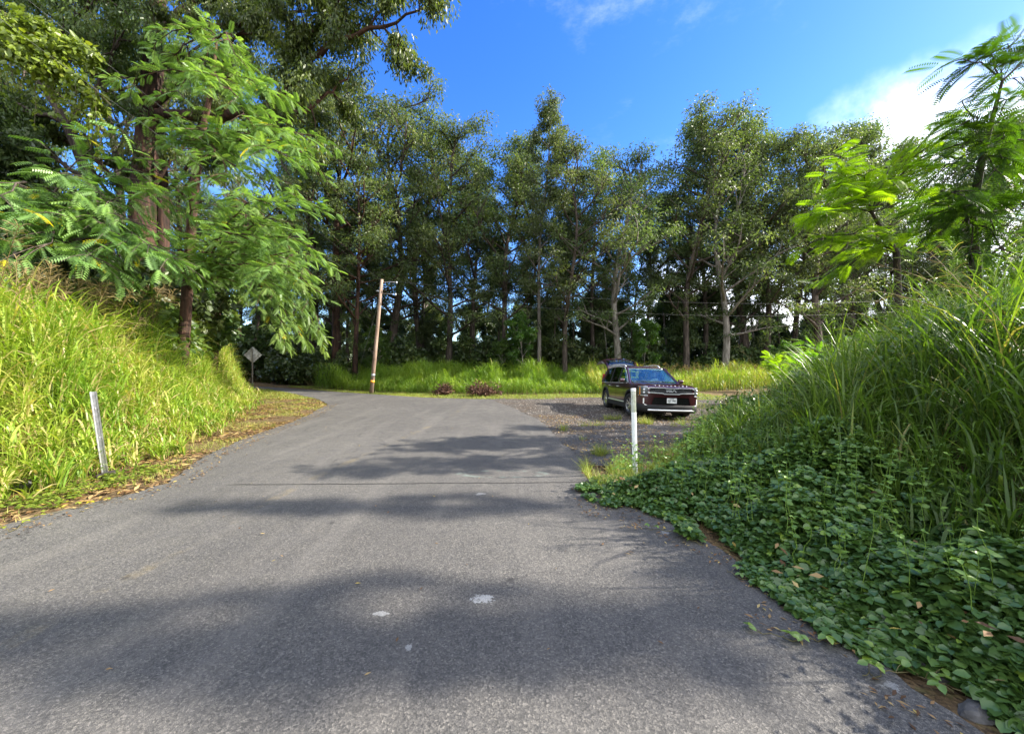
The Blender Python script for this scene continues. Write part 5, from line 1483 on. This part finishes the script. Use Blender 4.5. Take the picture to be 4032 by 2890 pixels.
for cx in (-1.45, 1.45):
    for s in (-1, 1): cutter(prism(arch(cx), 'y', s * 0.60, s * 1.2))
# open cabin and load bay
cutter(prism([(-2.7, 0.70), (0.75, 0.70), (0.95, 1.3), (-2.7, 1.3)], 'y', -0.80, 0.80))
# front openings: upper grille recess and lower intake
cutter(prism([(-0.66, 0.83), (0.66, 0.83), (0.70, 0.98), (-0.70, 0.98)], 'x', 2.43, 2.7))
cutter(prism([(-0.62, 0.47), (0.62, 0.47), (0.56, 0.70), (-0.56, 0.70)], 'x', 2.42, 2.7))
dg = bpy.context.evaluated_depsgraph_get(); dg.update()
me = bpy.data.meshes.new_from_object(body.evaluated_get(dg)); body.modifiers.clear(); body.data = me
me.materials.clear(); me.materials.append(M['paint'])
for c in cutters: bpy.data.objects.remove(c)
for p_ in me.polygons: p_.use_smooth = True
me.set_sharp_from_angle(angle=R(28))
body.parent = car


def flank(y_s, pts, off=0.004):
    """patch lying on the flank: pts (x,z)"""
    return [(x, y_s * (half_w(x) - body_side(z) + off), z) for x, z in pts]


# wheel-arch flares and sill cladding
for cx in (-1.45, 1.45):
    for s in (-1, 1):
        bm = bmesh.new(); rings = []
        for k in range(25):
            a_ = R(-12 + 204 * k / 24); ring = []
            for (rr, dy) in ((0.440, -0.10), (0.440, 0.010), (0.455, 0.022), (0.505, 0.020), (0.520, -0.01), (0.510, -0.10)):
                x = cx + rr * math.cos(a_); z = 0.39 + rr * math.sin(a_); ring.append(bm.verts.new((x, s * (half_w(x) - body_side(max(z, 0.3)) * 0.6 + dy), z)))
            rings.append(ring)
        for r0, r1 in zip(rings[:-1], rings[1:]):
            for k in range(6): bm.faces.new((r0[k], r0[(k + 1) % 6], r1[(k + 1) % 6], r1[k]))
        bm.faces.new(rings[0]); bm.faces.new(rings[-1][::-1])
        bm_obj('arch_trim', bm, M['clad'], car, True)
for s in (-1, 1):
    bm_obj('sill_trim', prism([(s * 0.86, 0.225), (s * 1.0, 0.25), (s * 1.005, 0.42), (s * 0.985, 0.45), (s * 0.86, 0.45)], 'x', -0.98, 0.98, 0.006), M['clad'], car)
    bm_obj('sill_strip', prism([(s * 0.995, 0.425), (s * 1.018, 0.425), (s * 1.014, 0.462), (s * 0.99, 0.462)], 'x', -0.93, 0.93), M['chrome'], car)
# lower bumper skirt in dark plastic (front and rear) following the nose
for sx in (1, -1):
    ys = np.linspace(-0.965, 0.965, 25)
    g_ = []
    for z, o_ in ((0.22, -0.05), (0.30, 0.012), (0.44, 0.018), (0.47, -0.01)):
        g_.append([(sx * (front_x(y) + o_) if sx > 0 else -(front_x(y) + o_), y * (1.01 if z > 0.25 else 0.96), z) for y in ys])
    bm_obj('bumper_skirt', patch_bm(g_, 0.05, (-sx, 0, 0)), M['clad'], car, True)
ys = np.linspace(-0.74, 0.74, 19)
g_ = [[(front_x(y) + 0.032, y, z) for y in ys] for z in (0.275, 0.295, 0.32)]
bm_obj('skid_plate', patch_bm(g_, 0.03, (-1, 0, 0)), M['chrome'], car, True)
# grille
gr_ = Acc()
ys = np.linspace(-0.655, 0.655, 15)
bm_obj('intake_mesh', prism([(-0.64, 0.46), (0.64, 0.46), (0.57, 0.705), (-0.57, 0.705)], 'x', 2.405, 2.424), M['grille'], car)
gro = bm_obj('grille', prism([(-0.70, 0.825), (0.70, 0.825), (0.72, 0.985), (-0.72, 0.985)], 'x', 2.405, 2.432), M['grille'], car)
mm = Acc()
for row in range(5):
    z = 0.845 + row * 0.030
    for k in range(17):
        y = -0.64 + k * 0.078 + (0.039 if row % 2 else 0)
        if abs(y) > 0.66: continue
        x = front_x(y) - 0.035
        V = [(x, y - 0.036, z), (x, y - 0.022, z + 0.012), (x, y + 0.022, z + 0.012), (x, y + 0.036, z), (x + 0.012, y - 0.030, z), (x + 0.012, y - 0.02, z + 0.006), (x + 0.012, y + 0.02, z + 0.006), (x + 0.012, y + 0.030, z)]
        mm.add(V, [(0, 1, 5, 4), (1, 2, 6, 5), (2, 3, 7, 6), (4, 5, 6, 7), (0, 4, 7, 3)])
link('honeycomb', mm.mesh('honeycomb'), plain('satin_grey_grille_bars', (0.16, 0.165, 0.17), 0.3, 0.6), gro)


def strip(name, zf, thick, ys, proud, mat, parent):
    g1 = [[(front_x(y) + proud, y, zf(y) + dz) for y in ys] for dz in (-thick / 2, 0, thick / 2)]
    return bm_obj(name, patch_bm(g1, 0.03, (-1, 0, 0)), mat, parent, False)


ys = np.linspace(-0.74, 0.74, 33)
strip('chrome_bar', lambda y: 0.998 - 0.03 * sst(np.array(abs(y)), 0.66, 0.74) - (0.012 if abs(y) < 0.2 else 0.0), 0.026, ys, 0.016, M['chrome'], gro)
strip('chrome_bar', lambda y: 0.808 + 0.025 * float(sst(np.array(abs(y)), 0.22, 0.30)) * (1 - 0.0) + 0.012 * float(sst(np.array(abs(y)), 0.3, 0.72)), 0.030, ys, 0.018, M['chrome'], gro)
ys = np.linspace(-0.60, 0.60, 9)
for z in (0.545, 0.615): strip('intake_bar', lambda y, z=z: z, 0.012, ys, -0.035, M['grille'], car)


def text_obj(name, s, size, loc, mat, parent, ext=0.004, xscale=1.0, spacing=1.0, lean=0.0):
    cu = bpy.data.curves.new(name, 'FONT'); cu.body = s; cu.size = size; cu.extrude = ext; cu.align_x = 'CENTER'; cu.align_y = 'CENTER'; cu.space_character = spacing; cu.offset = size * 0.012
    o = bpy.data.objects.new(name, cu); col.objects.link(o)
    me_ = bpy.data.meshes.new_from_object(o.evaluated_get(bpy.context.evaluated_depsgraph_get())); bpy.data.objects.remove(o)
    out = link(name, me_, mat, parent); out.matrix_local = Matrix.Translation(Vector(loc)) @ Matrix(((0, 0, 1, 0), (xscale, 0, 0, 0), (0, 1, 0, 0), (0, 0, 0, 1))) @ Matrix.Rotation(0, 4, 'X')
    return out


# hood lettering: each letter sits on the nose curve
for k, ch in enumerate('TELLURIDE'):
    y = -0.50 + k * 0.125
    o = text_obj('letter', ch, 0.05, (front_x(y) - 0.040, y, 1.052), M['chrome'], car, 0.004, 1.25)
    o.matrix_local = Matrix.Translation(Vector((front_x(y) - 0.045, y, 1.064))) @ Matrix.Rotation(R(-42), 4, 'Y') @ Matrix(((0, 0, 1, 0), (1.25, 0, 0, 0), (0, 1, 0, 0), (0, 0, 0, 1)))
# grille emblem: joined slanted strokes
em = bmesh.new()
W_ = 0.026


def stroke(a, b, w=W_):
    a = Vector((0, a[0], a[1])); b = Vector((0, b[0], b[1])); n_ = Vector((0, -(b - a).z, (b - a).y)).normalized() * w / 2
    vs = [a + n_, b + n_, b - n_, a - n_]
    f_ = [em.verts.new(v + Vector((0.014, 0, 0))) for v in vs]; k_ = [em.verts.new(v) for v in vs]
    em.faces.new(f_); em.faces.new(k_[::-1])
    for i in range(4): em.faces.new((f_[i], k_[i], k_[(i + 1) % 4], f_[(i + 1) % 4]))


for a_, b_ in (((-0.150, 0.035), (-0.150, -0.035)), ((-0.150, -0.030), (-0.068, 0.032)), ((-0.095, 0.012), (-0.062, -0.035)), ((-0.030, -0.035), (-0.030, 0.035)), ((-0.030, 0.034), (0.015, -0.034)),
               ((0.012, -0.034), (0.088, 0.035)), ((0.080, 0.035), (0.150, -0.035))):
    stroke(a_, b_)
o = bm_obj('emblem', em, M['chrome'], gro); o.location = (2.478, 0.0, 0.905)
# number plate
pl = bm_obj('number_plate', prism([(-0.155, 0.525), (0.155, 0.525), (0.155, 0.68), (-0.155, 0.68)], 'x', 2.505, 2.512), plain('number_plate_white', (0.78, 0.79, 0.76), 0.45), car)
text_obj('plate_number', 'ZJT 906', 0.088, (2.5135, 0, 0.596), M['black'], pl, 0.0015, 0.88)
text_obj('plate_heading', 'HAWAII', 0.030, (2.5135, 0, 0.660), M['grille'], pl, 0.0015, 1.2)
bm_obj('plate_frame', prism([(-0.165, 0.515), (0.165, 0.515), (0.165, 0.69), (-0.165, 0.69)], 'x', 2.44, 2.504), M['black'], car)

# headlights, lamp strips
for s in (-1, 1):
    def nose(y, z, o_=0.006): return (front_x(y) + o_ - 0.10 * max(0, z - 0.98), s * y, z)
    ys_ = np.linspace(0.745, 0.945, 7)
    hl = bm_obj('headlight', patch_bm([[nose(y, z, 0.012) for y in ys_] for z in (0.755, 0.85, 0.95, 1.02)], 0.03, (-1, 0, 0)), M['lens'], car, True)
    bm_obj('lamp_frame', patch_bm([[nose(y, z, 0.020) for y in ys_] for z in (1.018, 1.034)], 0.02, (-1, 0, 0)), M['chrome'], hl)
    bm_obj('lamp_frame', patch_bm([[nose(y, z, 0.020) for y in ys_] for z in (0.738, 0.754)], 0.02, (-1, 0, 0)), M['chrome'], hl)
    bm_obj('amber_strip', patch_bm([[nose(y, z, 0.022) for y in (0.922, 0.928, 0.934)] for z in (0.76, 0.88, 1.01)], 0.01, (-1, 0, 0)), M['amber'], hl)
    for zz in (0.93, 0.84):
        bm = bmesh.new(); bmesh.ops.create_uvsphere(bm, u_segments=12, v_segments=8, radius=0.034); o = bm_obj('projector', bm, M['chrome'], hl, True); o.location = nose(0.84, zz, 0.0)
    bm = patch_bm([[nose(y, z, 0.018) for y in (0.835, 0.865)] for z in (0.49, 0.58, 0.66)], 0.02, (-1, 0, 0)); bm_obj('lamp_strip', bm, M['drl'], car)
    bm = patch_bm([[nose(y, z + (0.835 - y) * -0.45 - 0.0, 0.018) for y in (0.74, 0.79, 0.835)] for z in (0.46, 0.485)], 0.02, (-1, 0, 0)); bm_obj('lamp_strip', bm, M['drl'], car)

# cabin: pillars, roof, glass
BELT = lambda x: interp(x, [-2.4, -1.5, 1.05], [1.10, 1.09, 1.13])
ROOFX = [-2.28, -1.6, -0.6, 0.1, 0.34]
ROOFZ = [1.665, 1.725, 1.745, 1.705, 1.66]
rows = []
for y in np.linspace(-1, 1, 11):
    rows.append([(x, y * (0.685 if x > -2 else 0.66), interp(x, ROOFX, ROOFZ) + 0.022 - 0.055 * y ** 4) for x in np.linspace(-2.28, 0.34, 16)])
bm_obj('roof', patch_bm(rows, 0.035, (0, 0, -1)), M['paint'], car, True)
for s in (-1, 1):
    B = lambda x: (x, s * 0.905, BELT(x) - 0.03); T = lambda x: (x, s * 0.69, interp(x, ROOFX, ROOFZ) - 0.03)
    def pillar(name, b, t_, w1, w2, mat):
        b = Vector(b); t_ = Vector(t_); out = Vector((0, s * 0.02, 0.005))
        bm = bmesh.new(); vs = []
        for p_, w in ((b, w1), (t_, w2)):
            vs.append([bm.verts.new(p_ + Vector((dx * w, 0, 0)) + o_) for dx, o_ in ((-0.5, out), (0.5, out), (0.5, -out * 1.4), (-0.5, -out * 1.4))])
        for k in range(4): bm.faces.new((vs[0][k], vs[0][(k + 1) % 4], vs[1][(k + 1) % 4], vs[1][k]))
        bm.faces.new(vs[0]); bm.faces.new(vs[1][::-1])
        return bm_obj(name, bm, mat, car)
    pillar('pillar', (1.13, s * 0.86, 1.12), (0.30, s * 0.685, 1.67), 0.13, 0.11, M['paint'])
    pillar('pillar', B(-0.02), T(-0.12), 0.07, 0.06, M['black'])
    pillar('pillar', B(-1.02), T(-1.05), 0.09, 0.08, M['black'])
    pillar('pillar', B(-2.20), T(-2.05), 0.40, 0.26, M['paint'])
    wx = [(0.98, 0.22), (0.02, -0.10), None, (-0.06, -0.14), (-0.98, -1.02), None, (-1.07, -1.10), (-2.02, -1.86)]
    for (a_, b_) in (((0.93, 0.20), (0.02, -0.09)), ((-0.06, -0.15), (-0.97, -1.01)), ((-1.07, -1.09), (-2.03, -1.95))):
        g_ = [[B(a_[0]), B(b_[0])], [T(a_[1]), T(b_[1])]]
        g_ = [[(p_[0], p_[1] + s * 0.008, p_[2]) for p_ in row] for row in g_]
        bm_obj('side_window', patch_bm(g_, 0.005, (0, -s, 0)), M['tint'] if a_[0] < 0 else M['glass'], car)
    # belt moulding, shoulder and roof rail
    tube_obj('belt_trim', [(x, s * (0.925), BELT(x) - 0.025) for x in np.linspace(-2.1, 1.0, 12)], 0.010, M['chrome'], car, 6)
    tube_obj('window_trim', [(x, s * 0.715, interp(x, ROOFX, ROOFZ) - 0.02) for x in np.linspace(-2.05, 0.15, 12)] + [(0.6, s * 0.79, 1.42), (1.0, s * 0.88, 1.14)], 0.011, M['chrome'], car, 6)
    bm_obj('shoulder', patch_bm([[(x, s * (half_w(x) - 0.06), interp(x, TOPX, TOPZ) - 0.05) for x in np.linspace(-2.3, 1.12, 14)], [(x, s * 0.90, BELT(x) - 0.02) for x in np.linspace(-2.3, 1.12, 14)], [(x, s * 0.80, BELT(x) - 0.03) for x in np.linspace(-2.3, 1.12, 14)]], 0.02, (0, 0, -1)), M['paint'], car, True)
    tube_obj('roof_rail', [(x, s * 0.64, interp(x, ROOFX, ROOFZ) + (0.055 if -1.95 < x < -0.1 else 0.0)) for x in (-2.1, -1.93, -1.6, -1.2, -0.8, -0.4, -0.12, 0.05)], 0.018, M['chrome'], car, 8)
    # door seams, handles
    for x in (0.86, -0.08, -1.08):
        g_ = [[(x + d_, s * (half_w(x) - body_side(z) + 0.002), z) for d_ in (-0.005, 0.005)] for z in (0.47, 0.60, 0.72, 0.84, 0.93, 0.99, 1.04)]
        bm_obj('door_gap', patch_bm(g_, 0.002, (0, s, 0)), M['black'], car)
    for x in (0.16, -0.86): bm_obj('door_handle', box(x, s * 0.998, 0.965, 0.20, 0.022, 0.026, 0.006), M['chrome'], car)
    # mirror
    mr = bm_obj('mirror', prism([(0.80, 1.115), (0.93, 1.13), (0.95, 1.20), (0.90, 1.265), (0.80, 1.265)], 'y', s * 0.99, s * 1.14, 0.02), M['paint'], car, True)
    bm_obj('mirror_glass', prism([(0.79, 1.125), (0.80, 1.125), (0.80, 1.255), (0.79, 1.255)], 'y', s * 1.0, s * 1.13), M['chrome'], mr)
    bm_obj('mirror_arm', prism([(0.84, 1.10), (0.91, 1.10), (0.91, 1.15), (0.84, 1.15)], 'y', s * 0.90, s * 1.0), M['black'], mr)
# windscreen
rows = []
for f in np.linspace(0, 1, 7):
    row = []
    for y in np.linspace(-1, 1, 13):
        w = 0.85 * (1 - f) + 0.66 * f; x = 1.16 * (1 - f) + 0.31 * f - 0.06 * y * y * (1 - 0.2 * f) + 0.04 * f * (1 - f) * 4; z = 1.125 * (1 - f) + 1.675 * f + 0.012 * (1 - y * y)
        row.append((x, y * w, z))
    rows.append(row)
bm_obj('windscreen', patch_bm(rows, 0.006, (-1, 0, 0)), M['glass'], car, True)
tube_obj('wiper', [(1.21, -0.15, 1.135), (1.12, -0.45, 1.185), (1.03, -0.72, 1.165)], 0.008, M['black'], car, 6)
tube_obj('wiper', [(1.21, 0.45, 1.135), (1.15, 0.12, 1.165), (1.15, -0.12, 1.15)], 0.008, M['black'], car, 6)
# interior
bm_obj('dashboard', box(0.90, 0, 1.02, 0.42, 1.5, 0.16, 0.04), M['interior'], car)
bm = bmesh.new(); bmesh.ops.create_circle(bm, segments=20, radius=0.18); bm.free()
tube_obj('steering_wheel', [(0.52 + 0.05 * math.sin(a_), 0.38 + 0.18 * math.cos(a_), 1.02 + 0.17 * math.sin(a_)) for a_ in [2 * math.pi * k / 20 for k in range(21)]], 0.014, M['black'], car, 6)
for (x, ysx) in ((0.05, (-0.38, 0.38)), (-0.95, (-0.38, 0.38))):
    for y in ysx:
        st_ = bm_obj('seat', prism([(x - 0.02, 0.62), (x + 0.42, 0.62), (x + 0.42, 0.78), (x + 0.10, 0.80), (x - 0.06, 1.28), (x - 0.17, 1.27), (x - 0.10, 0.75)], 'y', y - 0.25, y + 0.25, 0.03), M['interior'], car)
        bm_obj('headrest', prism([(x - 0.10, 1.33), (x - 0.02, 1.34), (x - 0.04, 1.50), (x - 0.13, 1.50)], 'y', y - 0.13, y + 0.13, 0.025), M['interior'], st_)
bm_obj('cabin_floor', box(-0.85, 0, 0.715, 3.1, 1.56, 0.02), M['interior'], car)
bm_obj('rear_view_mirror', box(0.36, 0, 1.57, 0.03, 0.24, 0.07, 0.01), M['black'], car)

# raised tailgate: window half then body half with the inner lining below
prof = [(-2.24, 1.76), (-2.45, 1.93), (-2.75, 2.08), (-3.05, 2.16), (-3.25, 2.14), (-3.38, 2.04)]
rows = []
for y in np.linspace(-1, 1, 13):
    rows.append([(x, y * (0.68 + 0.10 * k / 5), z - 0.10 * abs(y) ** 2.5) for k, (x, z) in enumerate(prof)])
tg = bm_obj('tailgate', patch_bm(rows, 0.07, (0, 0, -1)), M['paint'], car, True)
rows = [[(x, y * (0.55 + 0.05 * k), z + 0.012 - 0.10 * abs(y * 0.8) ** 2.5) for k, (x, z) in enumerate(prof[:3])] for y in np.linspace(-1, 1, 9)]
bm_obj('rear_window', patch_bm(rows, 0.008, (0, 0, -1)), M['tint'], tg, True)
rows = [[(x + 0.04, y * (0.60 + 0.06 * k), z - 0.085 - 0.10 * abs(y) ** 2.5) for k, (x, z) in enumerate(prof)] for y in np.linspace(-1, 1, 9)]
bm_obj('lining', patch_bm(rows, 0.02, (0, 0, -1)), plain('grey_lining', (0.22, 0.21, 0.23), 0.8), tg, True)
tube_obj('number_lamp_bar', [(-3.2, -0.35, 2.0), (-3.2, 0.35, 2.0)], 0.02, M['chrome'], tg, 8)
for s in (-1, 1):
    tube_obj('strut', [(-2.30, s * 0.74, 1.30), (-2.72, s * 0.70, 1.80)], 0.012, M['black'], car, 8)
    bm_obj('tail_light', prism([(-2.44, 0.88), (-2.37, 0.88), (-2.30, 1.42), (-2.36, 1.42)], 'y', s * 0.76, s * 0.885, 0.01), plain('red_tail_lens', (0.35, 0.01, 0.01), 0.2, coat=1.0), car)
bm_obj('rear_bumper', prism([(-2.52, 0.40), (-2.40, 0.34), (-2.30, 0.40), (-2.30, 0.72), (-2.52, 0.70)], 'y', -0.86, 0.86, 0.03), M['clad'], car)


# wheels
def lathe(prof_, n=36):
    bm = bmesh.new(); rings = [[bm.verts.new((r_ * math.cos(2 * math.pi * k / n), y, r_ * math.sin(2 * math.pi * k / n))) for k in range(n)] for r_, y in prof_]
    for a_, b_ in zip(rings, rings[1:] + rings[:1]):
        for k in range(n): bm.faces.new((a_[k], a_[(k + 1) % n], b_[(k + 1) % n], b_[k]))
    return bm


for cx in (-1.45, 1.45):
    for s in (-1, 1):
        w = empty('wheel', (cx, s * 0.865, 0.385)); w.parent = car
        if cx > 0: w.rotation_euler = (0, 0, R(8))
        bm_obj('tyre', lathe([(0.245, -0.115), (0.34, -0.125), (0.375, -0.10), (0.388, -0.05), (0.388, 0.05), (0.375, 0.10), (0.34, 0.125), (0.245, 0.115)]), M['tyre'], w, True)
        bm_obj('rim_barrel', lathe([(0.24, -0.10), (0.252, -0.10), (0.252, 0.10), (0.24, 0.10), (0.215, 0.04), (0.20, -0.08)]), M['rimdark'], w, True)
        bm_obj('brake_disc', lathe([(0.02, -0.01), (0.17, -0.01), (0.17, 0.01), (0.02, 0.01)], 24), M['rimdark'], w)
        bm = bmesh.new()
        for k in range(5):
            for da in (-0.17, 0.17):
                a0 = 2 * math.pi * k / 5 + 0.3; p0 = Vector((math.cos(a0 + da * 0.9) * 0.05, 0, math.sin(a0 + da * 0.9) * 0.05)); p1 = Vector((math.cos(a0 + da * 1.35) * 0.243, 0, math.sin(a0 + da * 1.35) * 0.243))
                n_ = (p1 - p0).cross(Vector((0, 1, 0))).normalized()
                vs = []
                for p_, wd, yy in ((p0, 0.026, 0.085), (p1, 0.019, 0.105)):
                    vs.append([bm.verts.new(p_ + n_ * wd * q + Vector((0, s * yy_, 0))) for q, yy_ in ((-1, yy), (1, yy), (1, yy - 0.03), (-1, yy - 0.03))])
                for q in range(4): bm.faces.new((vs[0][q], vs[0][(q + 1) % 4], vs[1][(q + 1) % 4], vs[1][q]))
                bm.faces.new(vs[0]); bm.faces.new(vs[1][::-1])
        bmesh.ops.create_cone(bm, segments=16, radius1=0.055, radius2=0.045, depth=0.03, cap_ends=True, matrix=Matrix.Translation((0, s * 0.085, 0)) @ Matrix.Rotation(R(90), 4, 'X'))
        bm_obj('rim', bm, M['rim'], w)
        bm_obj('rim_lip', lathe([(0.238, s * 0.100), (0.256, s * 0.106), (0.256, s * 0.116), (0.238, s * 0.110)]), M['rim'], w, True)
        bm = bmesh.new(); bmesh.ops.create_cone(bm, segments=24, radius1=0.44, radius2=0.44, depth=0.02, cap_ends=True, matrix=Matrix.Translation((cx, s * 0.615, 0.42)) @ Matrix.Rotation(R(90), 4, 'X'))
        bm_obj('wheel_well', bm, M['black'], car)
bm_obj('underbody', box(0, 0, 0.30, 4.3, 1.3, 0.12), M['black'], car)
